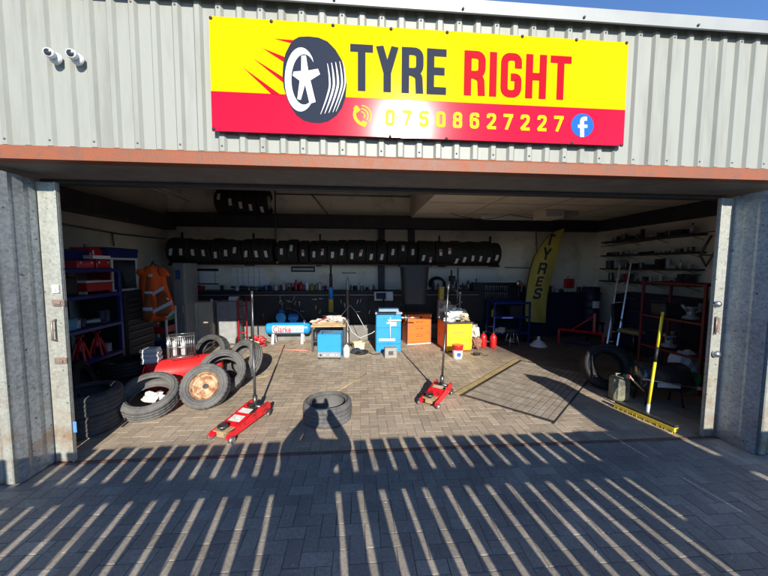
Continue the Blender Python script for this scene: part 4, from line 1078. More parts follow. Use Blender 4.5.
# wall posters
def poster(label, xa, ya, xb, yb, mat, lines, frame=None, name='poster'):
    a, b = P(xa, ya, 4.985), P(xb, yb, 4.985)
    t = thing(name, label, 'poster', ((a.x+b.x)/2, 4.985, b.z)); w_ = (b.x-a.x)/2; h_ = a.z-b.z
    m = MB(); m.box(-w_, w_, -.004, .008, 0, h_, .001); m.build('sheet', mat, t)
    for (u0, v0, u1, v1, mt) in lines:
        m = MB(); m.box(-w_+2*w_*u0, -w_+2*w_*u1, -.0065, -.0045, h_*v0, h_*v1, 0); m.build('printed_band', mt, t)
    return t
poster('framed white wall planner with black header above the cream cupboard', 194.5, 268.5, 219, 284.5, m_paper, [(0, .84, 1, 1, m_black), (0, 0, 1, .08, m_ink), (.16, .1, .18, .84, m_ink), (.84, .1, .86, .84, m_ink), (0.02, .45, .15, .47, m_ink), (.88, .45, 1, .47, m_ink), (.03, .02, .13, .12, m_redd)])
poster('large white wall chart with thin columns above the workbench', 231.5, 267, 265, 285, m_paper, [(k/6, .03, k/6+.008, .97, m_ink) for k in range(1, 6)]+[(.02, .7, .98, .71, m_lgrey), (.02, .4, .98, .41, m_lgrey)])
m = MB(); a, b = P(231, 287, 4.9), P(265.5, 287, 4.9); m.tube([a, b], .02, 8); tag(m.build('chart_rail', m_dsteel), 'dark rail hanging below the large wall chart', 'rail')
poster('small pale paper sheet pinned left of the black notice', 279.5, 269, 287, 280, m_paper, [(.1, .8, .9, .83, m_lgrey), (.1, .6, .8, .63, m_lgrey)])
poster('long black notice on the wall under the tyre rack', 291, 266.5, 315, 272, m_black, [(.06, .3, .94, .7, m_grey)], None, 'notice')
poster('white sheet boards on the wall right of the black hood', 430, 268, 496, 287, m_board, [(.7, 0, .705, 1, m_grey)], None, 'wall_board')
poster('white sheet board on the wall left of the black hood', 375, 268, 400, 288, m_board, [(.1, .02, .9, .03, m_grey)], None, 'wall_board')
# things on bench
def bottle(px, py, Y, z0, h, r, mat, capm, label, name='bottle', cat='bottle', group=None, n=14):
    p = P(px, py, Y); t = thing(name, label, cat, (p.x, Y, z0), 0, group)
    m = MB(); m.lathe([(0, 0), (r*.95, 0), (r, h*.05), (r, h*.62), (r*.8, h*.74), (r*.35, h*.82), (r*.35, h*.88)], n); m.build('body', mat, t)
    m = MB(); m.lathe([(r*.42, h*.86), (r*.42, h*.99), (0, h)], 12); m.build('cap', capm, t); return t
ZB = 1.201
for i, (px, h_, r_, mt, cp, lab) in enumerate((
    (284, .20, .035, m_lgrey, m_redd, 'pale bottle at left of the bottles on the workbench'),
    (296, .26, .045, m_redd, m_black, 'dark red bottle on the workbench left of centre'),
    (301, .22, .05, m_redd, m_redd, 'squat dark red bottle on the workbench beside a white one'),
    (307, .22, .035, m_white, m_white, 'white bottle on the workbench under the black notice'),
    (312, .17, .04, m_dyellow, m_black, 'yellowish bottle at right of the white one on the workbench'),
    (320, .21, .04, m_lgrey, m_dsteel, 'grey bottle near the tall coloured post'))):
    bottle(px, 288, 4.72, ZB, h_, r_, mt, cp, lab)
# bench vice
p = P(289, 288, 4.7)
t = thing('bench_vice', 'dark metal bench vice on the workbench among bottles', 'vice', (p.x, 4.68, ZB))
m = MB(); m.lathe([(0, 0), (.07, 0), (.07, .02), (.04, .04), (.035, .08), (0, .08)], 18); m.build('base', m_dsteel, t)
m = MB(); m.box(-.035, .035, -.02, .14, .08, .15, .008); m.box(-.06, .06, .0, .03, .13, .18, .006); m.build('body', m_dsteel, t)
m = MB(); m.box(-.06, .06, -.06, -.03, .10, .18, .006); m.tube([(0, -.16, .11), (0, -.02, .11)], .014, 10); m.build('jaw', m_dsteel, t)
m = MB(); m.tube([(-.09, -.15, .11), (.09, -.15, .11)], .006, 8); m.build('handle', m_steel, t)
for i in range(10):
    px = [222, 237, 243, 249, 256, 262, 270, 276, 352, 362][i]
    tin(px, 4.72+random.uniform(-.05, .08), ZB, random.uniform(.05, .12), random.uniform(.03, .06), random.choice([m_dsteel, m_black, m_grey]), 'small dark tin among the clutter along the back of the workbench', 'small dark tins on the workbench')
t = crate('dull red box on the left end of the workbench', (P(197.5, 288, 4.7).x, 4.7, ZB), 0, .26, .2, .09, m_redd, m_redd, 'box', 'box')
t = thing('carton', 'white carton on the shelf edge above the grey cabinet', 'carton', (P(232, 297, 4.3).x, 4.4, 1.0)); m = MB(); m.box(-.09, .09, -.07, .07, 0, .085, .003); m.build('body', m_white, t); m = MB(); m.box(-.092, .092, -.015, .015, .0853, .0858, 0); m.build('tape', m_lgrey, t)

# ------------------------------------------------------------------ blue compressor
t = thing('air_compressor', 'bright blue air compressor with horizontal tank in front of the workbench', 'compressor', (P(288, 340, 4.3).x, 4.36, 0))
r_ = .135; hl = .44
pf = []
for k in range(7): a = PI/2*k/6; pf.append((r_*math.sin(a), -hl-.085*math.cos(a)))
for k in range(7): a = PI/2*k/6; pf.append((r_*math.cos(a), hl+.085*math.sin(a)))
m = MB(); m.lathe(pf, 36, T=RT((0, 0, .345), 0, R_(90), 0)); m.build('tank', m_sky, t)
def curved_decal(x0, x1, a0, a1, rr, zc, mat, name, par, n=6):
    mb = MB(); vs = []
    for k in range(n+1):
        a = a0+(a1-a0)*k/n
        for x_ in (x0, x1): vs.append((x_, -rr*math.cos(a), zc+rr*math.sin(a)))
    mb.add(vs, [(2*k, 2*k+1, 2*k+3, 2*k+2) for k in range(n)]); return mb.build(name, mat, par)
curved_decal(-.33, .37, -.62, .62, r_+.001, .345, m_white, 'label_panel', t)
# lettering wrapped on the tank
cu = bpy.data.curves.new('tmp', 'FONT'); cu.body = 'Clarke'; cu.size = .17; cu.offset = .003; cu.space_character = 1.0
tmp = bpy.data.objects.new('tmp', cu); COL.objects.link(tmp); bpy.context.view_layer.update()
dg = bpy.context.evaluated_depsgraph_get(); me = bpy.data.meshes.new_from_object(tmp.evaluated_get(dg)); bpy.data.objects.remove(tmp)
xs_ = [v.co.x for v in me.vertices]; ys_ = [v.co.y for v in me.vertices]; sxx = .40/(max(xs_)-min(xs_))
bm = bmesh.new(); bm.from_mesh(me); bmesh.ops.triangulate(bm, faces=bm.faces)
for q in range(1, 12): bmesh.ops.bisect_plane(bm, geom=list(bm.verts)+list(bm.edges)+list(bm.faces), plane_co=(0, min(ys_)+(max(ys_)-min(ys_))*q/12, 0), plane_no=(0, 1, 0))
for v in bm.verts:
    x_ = -.31+(v.co.x-min(xs_))*sxx; s_ = ((v.co.y-min(ys_))/(max(ys_)-min(ys_))-.5)*.15; a = s_/r_
    v.co = Vector((x_, -(r_+.003)*math.cos(a), .345+(r_+.003)*math.sin(a)))
bm.to_mesh(me); bm.free(); me.materials.append(m_red); lo = bpy.data.objects.new('lettering', me); COL.objects.link(lo); lo.parent = t
for k, x_ in enumerate((.10, .19, .28)): curved_decal(x_, x_+.06, -.28, .28, r_+.0022, .345, M('pale_green_print', (.30, .50, .42), .5), 'label_print', t)
m = MB()
for sx_ in (-.33, .33):
    m.prism([(-.13, .0), (-.11, .0), (-.05, .22), (-.07, .24)], sx_-.03, sx_+.03, 'X'); m.prism([(.13, .0), (.11, .0), (.05, .22), (.07, .24)], sx_-.03, sx_+.03, 'X')
m.build('foot', m_lgrey, t)
m = MB(); m.box(-.36, .36, -.07, .07, .478, .488, .002); m.build('deck', m_sky, t)
m = MB(); m.box(-.22, -.06, -.07, .07, .49, .60, .01)
for k in range(6): m.box(-.205, -.075, -.075, .075, .605+k*.022, .617+k*.022, .002)
m.box(-.19, -.09, -.05, .05, .60, .78, .005); m.build('pump', m_blue, t)
m = MB(); m.lathe([(0, .03), (.03, .03), (.05, .025), (.09, .022), (.11, .022), (.115, .0), (.09, -.02), (0, -.02)], 28, T=RT((-.14, -.10, .62), R_(90))); m.build('flywheel', m_sky, t)
m = MB(); m.lathe([(0, -.12), (.05, -.12), (.075, -.09), (.075, .09), (.05, .12), (0, .12)], 24, T=RT((.12, 0, .60), 0, R_(90))); m.box(.05, .19, -.05, .05, .49, .54, .004)
for k in range(9): a = 2*PI*k/9; m.box(.03, .21, -.006, .006, .07, .083, .001, T=RT((0, 0, .60), a)) 
m.build('motor', m_blue, t)
m = MB(); m.tube([(-.10, 0, .78), (0, 0, .82), (.22, 0, .74), (.36, 0, .55), (.36, 0, .47)], .009, 8); m.build('air_pipe', m_dsteel, t)
m = MB(); m.lathe([(0, .02), (.028, .018), (.03, 0)], 16, T=RT((.38, -.06, .52), R_(90))); m.tube([(.38, -.06, .46), (.38, -.06, .52)], .01, 8); m.build('gauge', m_white, t)
# red hose lump left of the compressor
p = G(262, 346)
t = thing('red_hose_reel', 'red coiled air hose heaped at the left end of the compressor', 'hose', (p.x-.02, p.y-.1, 0)); m = MB()
pts = []
for k in range(60):
    a = k*.5; rr = .10+.03*math.sin(k*.7); pts.append((rr*math.cos(a)*1.2, rr*math.sin(a)*.8, .02+.004*k))
m.tube(pts, .012, 7); m.build('hose', m_red, t)
m = MB(); m.tube([G(277, 350), G(308, 351)], .012, 7); o = m.build('wood_stick', m_pink); tag(o, 'thin pink and white stick lying on the floor before the compressor', 'stick'); o.location.z = .012

# blue charger box
a, b = G(317, 360), G(341, 360)
t = thing('battery_charger', 'bright blue workshop charger box with grey control panel on the floor', 'battery charger', ((a.x+b.x)/2, a.y+.02, 0), R_(-3)); w_ = (b.x-a.x)/2
m = MB(); m.box(-w_, w_, 0, .38, .03, .49, .012); m.build('body', m_sky, t)
m = MB(); m.box(-w_+.01, w_-.01, -.012, -.001, .04, .145, .004); pn = m.build('control_panel', m_grey, t)
for x_ in (-.16, -.09, .03, .08, .15): m = MB(); m.lathe([(0, .02), (.014, .018), (.018, 0)], 12, T=RT((x_, -.013, .09), R_(90))); m.build('knob', random.choice([m_white, m_black]), pn)
m = MB(); m.tube([(-w_*.6, .06, .49), (-w_*.6, .06, .53), (w_*.6, .06, .53), (w_*.6, .06, .49)], .01, 8); m.build('handle', m_black, t)
m = MB()
for s in (-1, 1):
    for q in (.04, .34): m.lathe([(0, .015), (.025, .015), (.03, 0), (.025, -.015), (0, -.015)], 14, T=RT((s*(w_-.03), q, .03), 0, R_(90)))
m.build('castor', m_rub_new, t)
p = G(345.5, 357)
t = thing('glass_jar', 'clear looking grey jar standing right of the blue charger', 'jar', (p.x+.02, p.y, 0)); m = MB(); m.lathe([(0, 0), (.06, 0), (.068, .02), (.068, .18), (.04, .23), (.03, .25)], 20); m.build('body', m_lgrey, t); m = MB(); m.lathe([(.034, .25), (.034, .28), (0, .282)], 16); m.build('cap', m_dsteel, t)
crumple('rag', m_jacket, (p.x+.22, p.y+.25, .05), .10, 'dark rag heaped on the floor right of the grey jar', 'rag', (1.2, 1, .55), 12)
# cluttered low table behind charger
a, b = P(312, 335, 3.7), P(346, 335, 3.7)
t = thing('low_table', 'low work table heaped with rags behind the blue charger', 'table', ((a.x+b.x)/2, 3.75, 0)); w_ = (b.x-a.x)/2
m = MB(); m.box(-w_, w_, -.2, .3, .52, .56, .004); m.build('table_top', m_wood, t)
for sx_ in (-w_+.03, w_-.03):
    for sy_ in (-.17, .27): m = MB(); m.box(sx_-.02, sx_+.02, sy_-.02, sy_+.02, 0, .52, .003); m.build('leg', m_dsteel, t)
m = MB(); m.box(-w_+.02, w_-.02, -.16, .26, .2, .22, .003); m.build('shelf', m_dsteel, t)
cx_ = (a.x+b.x)/2
for k, (dx, dy, z_, r_, mt, lab) in enumerate(((-.2, -.05, .60, .10, m_rag, 'pale rag heap at the left of the low table'), (.12, -.05, .66, .12, m_rag, 'larger pale rag heap on the right of the low table'), (.02, .1, .73, .11, m_jacket, 'dark rag heap on top of the low table'), (-.05, -.1, .35, .10, m_jacket, 'dark cloth stuffed on the low table shelf'))):
    crumple('rag', mt, (cx_+dx, 3.75+dy, z_), r_, lab, 'rag', (1.5, 1, .6), 20+k, 3, None, .5)
m = MB()
for k in range(3): m.box(-.33, .30, -.03+k*.02, .0+k*.02, .565+k*.022, .583+k*.022, .002, T=RT((cx_, 3.6, 0), 0, 0, .05*k))
tag(m.build('timber_offcuts', m_wood), 'thin timber offcuts lying along the front of the low table', 'timber')
# rubber hose/cable off the table to the right
m = MB(); m.tube([P(345, 318, 3.7), P(352, 332, 3.6), P(360, 338, 3.55), P(372, 333, 3.6), P(378, 329, 3.6)], .008, 6); tag(m.build('air_hose', m_lgrey), 'thin grey air hose looping from the low table to the blue balancer', 'hose')
m = MB(); m.tube([P(341, 316, 3.7), P(350, 305, 3.8), P(356, 312, 3.7), P(366, 330, 3.6)], .007, 6); tag(m.build('air_hose', m_lgrey), 'thin pale hose arching above the rag table', 'hose')

# tall posts
def seg_post(label, px, Y, segs, name, cat):
    p = P(px, 300, Y); t = thing(name, label, cat, (p.x, Y, 0))
    m = MB(); m.lathe([(0, 0), (.16, 0), (.16, .012), (.05, .025)], 24); m.build('base', m_dsteel, t)
    for (ya, yb, r, mt, nm) in segs:
        z1, z0 = P(px, ya, Y).z, max(.012, P(px, yb, Y).z)
        m = MB(); m.lathe([(0, z0), (r, z0), (r, z0+.015), (r*.9, z0+.02), (r*.9, z1-.02), (r, z1-.015), (r, z1), (0, z1)], 18); m.build(nm, mt, t)
    return t
seg_post('tall slim post of black, blue and yellow sections behind the rag table', 331, 4.1, [(325, 380, .045, m_dsteel, 'lower_tube'), (299, 325, .06, m_dyellow, 'yellow_section'), (287, 299, .055, m_blue, 'blue_section'), (274, 287, .038, m_black, 'upper_tube'), (263, 274, .024, m_black, 'top_rod')], 'strut_press', 'strut press')
seg_post('stout grey steel post between the coloured post and black hood', 347.5, 4.1, [(290, 380, .05, m_dsteel, 'lower_tube'), (280, 290, .04, m_grey, 'upper_tube'), (277, 280, .02, m_grey, 'top_rod')], 'hydraulic_ram', 'hydraulic ram')

# ------------------------------------------------------------------ wheel balancer (blue) with hood
a, b = G(376, 352.5), G(401, 352)
t = thing('wheel_balancer', 'bright blue wheel balancer cabinet with steel shaft and screen', 'wheel balancer', ((a.x+b.x)/2, a.y+.02, 0)); w_ = (b.x-a.x)/2
m = MB(); m.box(-w_, w_, 0, .42, .0, .80, .012); m.build('body', m_sky, t)
m = MB(); m.box(-w_-.02, w_+.02, -.02, .46, .80, .84, .006)
for k in range(5): m.box(-w_+.02+k*.1, -w_+.09+k*.1, .02, .10, .84, .86, .002)
m.build('weight_tray', m_grey, t)
m = MB(); m.tube([(w_-.02, .15, .70), (w_+.10, .15, .70)], .03, 16); m.tube([(w_+.10, .15, .70), (w_+.42, .15, .70)], .015, 14); m.lathe([(0, 0), (.07, 0), (.06, .03), (.02, .04)], 20, T=RT((w_+.10, .15, .70), 0, R_(90))); m.build('shaft', m_steel, t)
m = MB(); m.tube([(-w_*.3, .34, .84), (-w_*.3, .38, 1.1)], .02, 10); m.build('screen_post', m_black, t)
m = MB(); m.box(-.26, .16, .22, .28, 1.0, 1.20, .01, T=RT((-.02, 0, .12), R_(-14))); sc_ = m.build('screen', m_lgrey, t)
m = MB(); m.box(-.22, .0, .210, .2185, 1.03, 1.17, .002, T=RT((-.02, 0, .12), R_(-14)));  m.build('display', m_glass, sc_)
m = MB(); m.box(-.22, .18, .16, .30, .88, .90, .004, T=RT((0, 0, .02), R_(25))); m.build('keypad', M('pale_blue_panel', (.25, .40, .55), .5), t)
for (x_, z_, ww, hh) in ((.06, .60, .20, .035), (.10, .555, .12, .05), (-.03, .235, .34, .05)):
    m = MB(); m.box(x_-ww/2, x_+ww/2, -.0025, -.0005, z_, z_+hh, 0); m.build('printed_mark', m_white, t)
m = MB(); m.tube([(.03, -.03, .30), (.03, -.03, .74)], .012, 8); m.box(-.02, .26, -.04, -.02, .66, .69, .003); m.build('caliper_arm', m_white, t)
m = MB(); m.box(-w_+.015, w_-.015, -.0035, -.0008, .515, .52, 0); m.box(-w_+.015, w_-.015, -.0035, -.0008, .17, .175, 0); m.build('panel_seam', m_navy, t)
for k in range(6): MB().box(w_+.0005, w_+.004, .10, .32, .18+k*.035, .192+k*.035, .001).build('vent_slot', m_navy, t)
for sx_ in (-w_+.03, w_-.03):
    for z_ in (.05, .48, .77): MB().lathe([(0, .005), (.008, .004), (.01, 0)], 8, T=RT((sx_, -.001, z_), R_(90))).build('bolt', m_dsteel, t)
# pedal block
p = G(391, 358.5); t = thing('concrete_block', 'grey concrete block on the floor before the blue balancer', 'block', (p.x, p.y+.02, 0), .05)
m = MB(); m.box(-.12, .12, 0, .14, 0, .20, .008); m.build('body', M('concrete_grey', (.30, .29, .27), .9, 0, .2, 12, .3, 60), t)
m = MB(); m.box(-.05, .05, -.002, .001, .06, .14, 0); m.build('recess', m_dsteel, t)
# hood: tapering curved black shell
Yh = 3.75
t = thing('wheel_guard_hood', 'large black plastic wheel guard hood raised above the orange cabinet', 'hood', (P(414, 300, Yh).x, Yh, P(414, 303, Yh).z))
zb, zt2 = P(414, 303, Yh).z, P(414, 265.5, Yh).z
wt_, wb_ = (P(428.5, 266, Yh).x-P(400, 266, Yh).x)/2, (P(424, 300, Yh).x-P(401.5, 300, Yh).x)/2
m = MB(); n_ = 16; H = zt2-zb; vs = []; rows = 12
for r in range(rows+1):
    v = r/rows; w_ = wb_+(wt_-wb_)*v
    for k in range(n_+1):
        u = -1+2*k/n_
        prof = max(0, 1-abs(u)**5)**.35
        vs.append((u*w_, -.05-.16*prof*(.75+.25*v), H*v))
for r in range(rows+1):
    v = r/rows; w_ = wb_+(wt_-wb_)*v
    for k in range(n_+1):
        u = 1-2*k/n_; vs.append((u*w_*.97, .10, H*v))
N_ = n_+1; tot = N_*(rows+1); fs = []
for r in range(rows):
    for k in range(n_):
        a = r*N_+k; fs.append((a, a+1, a+N_+1, a+N_)); b = tot+r*N_+k; fs.append((b, b+1, b+N_+1, b+N_))
    a = r*N_+n_; b = tot+r*N_; fs.append((a, b, b+N_, a+N_)); a = r*N_; b = tot+r*N_+n_; fs.append((a, a+N_, b+N_, b))
for r in (0, rows):
    fs.append(tuple([r*N_+k for k in range(n_+1)]+[tot+r*N_+k for k in range(n_+1)]))
m.add(vs, fs, False); m.build('shell', m_blackp, t)
m = MB(); m.box(-wt_-.03, wt_+.03, -.20, .12, H-.035, H+.012, .012); m.build('rim', m_blackp, t)
m = MB(); m.tube([(0, .12, .25), (-.05, .30, .1), (-.30, .22, -.1), (-.30, .10, -.25)], .022, 10); m.build('hinge_arm', m_dsteel, t)

# orange cabinet
a, b = G(407, 345), G(431, 343.5)
t = thing('orange_cabinet', 'bright orange steel cabinet with dark slot handle under the black hood', 'cabinet', ((a.x+b.x)/2, a.y+.05, 0), R_(10)); w_ = .285
m = MB(); m.box(-w_, w_, 0, .4, .03, .70, .012); m.build('body', m_orange, t)
m = MB(); m.box(-w_+.02, w_-.02, -.010, -.001, .06, .57, .005); dr = m.build('door', m_orange, t)
m = MB(); m.box(-.10, .06, -.006, -.001, .60, .65, .001); m.build('slot', m_black, t)
for z_ in (.24, .42): MB().box(-w_+.03, w_-.03, -.0125, -.0105, z_, z_+.006, 0).build('drawer_gap', m_dsteel, t)
for z_ in (.20, .38, .53): MB().tube([(-.08, -.012, z_), (-.08, -.028, z_), (.08, -.028, z_), (.08, -.012, z_)], .005, 6).build('drawer_pull', m_dsteel, t)
m = MB(); m.box(-w_-.004, w_+.004, -.006, .405, .0, .028, .002); m.build('plinth', m_lgrey, t)
m = MB()
for x_ in (-w_-.003, w_-.012): m.box(x_, x_+.015, -.013, -.003, .03, .70, .001)
m.build('corner_trim', m_steel, t)

# tyre changer (yellow)
a, b = G(447, 352.5), G(470, 351)
t = thing('tyre_changer', 'yellow fronted tyre changer with orange side heaped with rags', 'tyre changer', ((a.x+b.x)/2, a.y+.02, 0), R_(4)); w_ = (b.x-a.x)/2
m = MB(); m.box(-w_, w_, 0, .012, .04, .60, .004); m.build('front_panel', m_yellow, t)
m = MB(); m.box(-w_, w_, .013, .65, .02, .60, .008); m.build('body', m_orange, t)
m = MB(); m.box(w_*.9, w_+.01, -.02, .0, .06, .62, .003); m.build('corner_strip', m_yellow, t); MB().box(-w_-.01, -w_*.93, -.02, .0, .02, .62, .003).build('corner_strip', m_yellow, t)
m = MB(); m.box(-w_-.03, w_+.03, -.03, .68, .60, .64, .01); m.build('top_deck', m_dsteel, t)
m = MB(); m.lathe([(0, .72), (.23, .72), (.25, .70), (.25, .675), (.10, .65), (.10, .64)], 30, T=RT((0, .28, 0)))
for k in range(4): a_ = k*PI/2+.5; m.box(.17, .25, -.025, .025, .72, .76, .004, T=RT((0, .28, 0), 0, 0, a_))
m.build('turntable', m_steel, t)
m = MB(); m.box(-w_-.02, -w_+.10, .52, .64, .64, 1.05, .006); m.build('column', m_grey, t)
m = MB(); m.box(-w_-.01, -w_+.09, .50, .62, 1.05, 1.35, .006); m.build('column_cover', m_dyellow, t)
m = MB(); m.tube([(w_*.6, .4, .64), (w_*.6, .4, 1.18)], .016, 10); m.lathe([(0, 1.18), (.03, 1.19), (.03, 1.23), (0, 1.25)], 12, T=RT((w_*.6, .4, 0))); m.build('lever', m_lgrey, t)
m = MB(); m.tube([(-w_+.04, .56, 1.30), (0.02, .45, 1.30), (.06, .3, 1.25)], .022, 10); m.tube([(.06, .3, 1.75), (.06, .3, .95)], .018, 10); m.build('mount_arm', m_dsteel, t)
m = MB(); m.box(-.13, .13, -.002, -.0008, .40, .43, 0); MB().box(-.16, .18, -.002, -.0008, .15, .17, 0).build('printed_mark', m_dyellow, t); m.build('printed_mark', M('faded_print', (.45, .30, .04), .6), t)
cx_ = (a.x+b.x)/2
for k, (px, py, Y, r_, mt, lab) in enumerate(((447, 309, 3.7, .10, m_rag, 'pale rag piled at left on the tyre changer'), (453, 313, 3.6, .12, m_paper, 'white cloth draped over the tyre changer turntable'), (459, 315, 3.7, .11, m_cream, 'cream cloth heaped on the right of the tyre changer'), (450, 320, 3.45, .08, m_lgrey, 'grey rag hanging at the front of the tyre changer deck'), (463, 319, 3.5, .07, m_wood, 'brown rag at the right edge of the tyre changer'), (446, 303, 3.8, .07, M('peach_cloth', (.62, .40, .28), .9), 'peach coloured cloth on top of the rag pile'))):
    p = P(px, py, Y); crumple('rag', mt, p, r_, lab, 'rag', (1.45, 1, .95), 40+k, 3, None, .55)
for k, (px, py, Y, r_, mt, lab) in enumerate(((473, 332, 3.65, .12, m_rag, 'pale bag slumped beside the tyre changer'), (476, 343, 3.55, .10, M('brown_cloth', (.25, .12, .08), .9), 'brown rag on the floor beside the tyre changer'), (469, 337, 3.7, .10, m_lgrey, 'grey cloth hanging down the right side of the tyre changer'))):
    p = P(px, py, Y); crumple('rag', mt, p, r_, lab, 'rag', (1.0, .9, 1.2), 60+k, 3, None, .4)
# machines behind: pillar drill + dark equipment
for (px, ya, lab, nm) in ((451.5, 270, 'dark slim pillar tool standing behind the tyre changer', 'pillar_drill'), (463, 283, 'black bench machine with upright lever behind the rags', 'bench_machine')):
    p = P(px, 292, 4.6); z1 = P(px, ya, 4.6).z; t = thing(nm, lab, 'machine', (p.x, 4.62, 1.2))
    m = MB(); m.box(-.10, .10, -.08, .10, 0, .03, .004); m.build('base', m_black, t)
    m = MB(); m.tube([(0, .02, .03), (0, .02, z1-1.2)], .022, 10); m.build('column', m_dsteel, t)
    m = MB(); m.box(-.06, .06, -.13, .06, (z1-1.2)*.45, (z1-1.2)*.72, .012); m.lathe([(0, .02), (.03, .02), (.035, -.05), (.01, -.08), (0, -.08)], 14, T=RT((0, -.08, (z1-1.2)*.45))); m.build('head', m_black, t)
    m = MB(); m.tube([(.06, -.05, (z1-1.2)*.58), (.15, -.08, (z1-1.2)*.50)], .008, 8); m.build('lever', m_steel, t)
# black hose loop on wall
p = P(437, 283, 4.9); m = MB(); pts = []
for k in range(20): a_ = R_(200)-R_(230)*k/19; pts.append((p.x+.19*math.cos(a_), 4.93, p.z-.02+.16*math.sin(a_)))
m.tube(pts, .03, 8); m.tube([(q[0]+.02, q[1]-.04, q[2]-.03) for q in pts], .025, 8); tag(m.build('rubber_belt', m_rub_new), 'thick black rubber hoses hung in a loop on the white wall board', 'hose')
# bucket
p = G(459, 359.5)
t = thing('bucket', 'small white bucket with red top band and round blue emblem', 'bucket', (p.x, p.y+.1, 0))
m = MB(); m.lathe([(0, 0), (.088, 0), (.092, .01), (.102, .17), (.102, .19)], 32); m.build('body', m_white, t)
m = MB(); m.lathe([(.1035, .17), (.108, .24), (.112, .245), (.112, .265), (.104, .268), (0, .262)], 32); m.build('lid', m_red, t)
mb = MB(); vs = [(0, -.1005, .09)]
for k in range(20): a_ = 2*PI*k/20; xx = .042*math.cos(a_); vs.append((xx, -math.sqrt(.102**2-xx*xx)-.001, .09+.042*math.sin(a_)))
mb.add(vs, [(0, k+1, (k+1) % 20+1) for k in range(20)]); mb.build('round_emblem', M('emblem_blue', (.03, .10, .42), .5), t)
# more clutter
rc = random.Random(21)
for k, px in enumerate((266, 270, 274, 278, 281, 287, 293, 299, 304, 309, 314.5, 317, 323, 326, 351, 355, 359, 363, 367, 371, 374)):
    mt = rc.choice([m_grey, m_redd, m_blue, m_dsteel, m_lgrey, m_dyellow, m_black, m_black, m_white]); h_ = rc.uniform(.07, .2)
    if k % 3 == 0: tin(px, 4.82, ZB, h_, rc.uniform(.03, .05), mt, 'small workshop tin in the back row on the workbench', 'back row tins on the workbench')
    else: bottle(px, 288, 4.84, ZB, h_+.04, rc.uniform(.022, .035), mt, rc.choice([m_black, m_redd, m_white]), 'small workshop bottle in the back row on the workbench', 'bottle', 'bottle', 'back row bottles on the workbench')
for k, px in enumerate((433, 438, 457, 468, 472, 476)):
    bottle(px, 288, 4.82, ZB, rc.uniform(.14, .3), rc.uniform(.03, .05), rc.choice([m_black, m_dsteel, m_navy, m_grey]), m_black, 'dark bottle on the bench right of the black hood', 'bottle', 'bottle', 'dark bottles right of the hood')
def coil(label, x_, y_, mt, r0=.12, n_=5, rad=.008, name='cable_coil', cat='cable'):
    pts = []; rq = random.Random(int(x_*100))
    for k in range(n_*14): a_ = k*2*PI/14; rr_ = r0*(1+.15*math.sin(k*.37)); pts.append((x_+rr_*math.cos(a_), y_+rr_*.85*math.sin(a_), rad+.0035*k/n_*1.2))
    pts.append((x_+r0*2, y_-r0*.6, rad)); pts.append((x_+r0*3.2, y_-r0*.2, rad)); m = MB(); m.tube(pts, rad, 6); return tag(m.build(name, mt), label, cat)
coil('black cable coiled on the floor between the charger and balancer', .02, 3.35, m_black)
coil('grey hose coiled on the floor behind the two red cylinders', 2.9, 3.95, m_dsteel, .14)
coil('yellowish hose coiled under the low rag table', -.62, 3.55, m_dyellow, .11)
coil('black cable lying on the floor behind the small bucket', 2.35, 3.1, m_black, .07, 3, .006)
for k, (x_, y_, mt, lab, rz_) in enumerate(((-.05, 3.75, m_cream, 'small open brown carton on the floor beside the rag table', .3), (2.62, 4.05, m_lgrey, 'small grey carton on the floor behind the slumped pale bag', -.2), (-2.35, 4.05, m_cream, 'small brown carton on the floor before the grey cabinet', .2))):
    crate(lab, (x_, y_, .004), rz_, .24, .18, .15, mt, None, 'carton', 'carton')
for k, (px, py, Y, w_, mt, lab, rz_) in enumerate(((321, 320, 3.62, .22, m_redd, 'thin red lever lying across the rag heap', .4), (338, 322, 3.6, .30, m_steel, 'long bright bar lying across the low rag table', -.2), (456, 305, 3.6, .34, m_wood, 'thin wooden stick poking out of the rag pile', .5))):
    p = P(px, py, Y); m = MB(); m.tube([(-w_/2, 0, -.05), (w_/2, 0, .05)], .010, 8); m.lathe([(0, .012), (.018, .01), (.018, -.01), (0, -.012)], 12, T=RT((w_/2, 0, .05), 0, R_(70))); tag(m.build('lever_bar', mt, None, p, (0, 0, rz_)), lab, 'bar')
# two red bottles/extinguishers on floor
for k, (px, py, lab) in enumerate(((484, 348, 'left one of two short red gas cylinders on the floor'), (494, 348.5, 'right one of two short red gas cylinders on the floor'))):
    p = G(px, py); t = thing('gas_cylinder', lab, 'cylinder', (p.x, p.y+.05, 0), 0, 'short red cylinders')
    m = MB(); m.lathe([(0, 0), (.062, 0), (.07, .02), (.07, .24), (.05, .29), (.022, .31), (.02, .33)], 22); m.build('body', m_red, t)
    m = MB(); m.lathe([(.024, .32), (.024, .36), (0, .365)], 12); m.tube([(0, 0, .35), (.04, 0, .36), (.06, 0, .33)], .008, 8); m.build('valve', m_black, t)

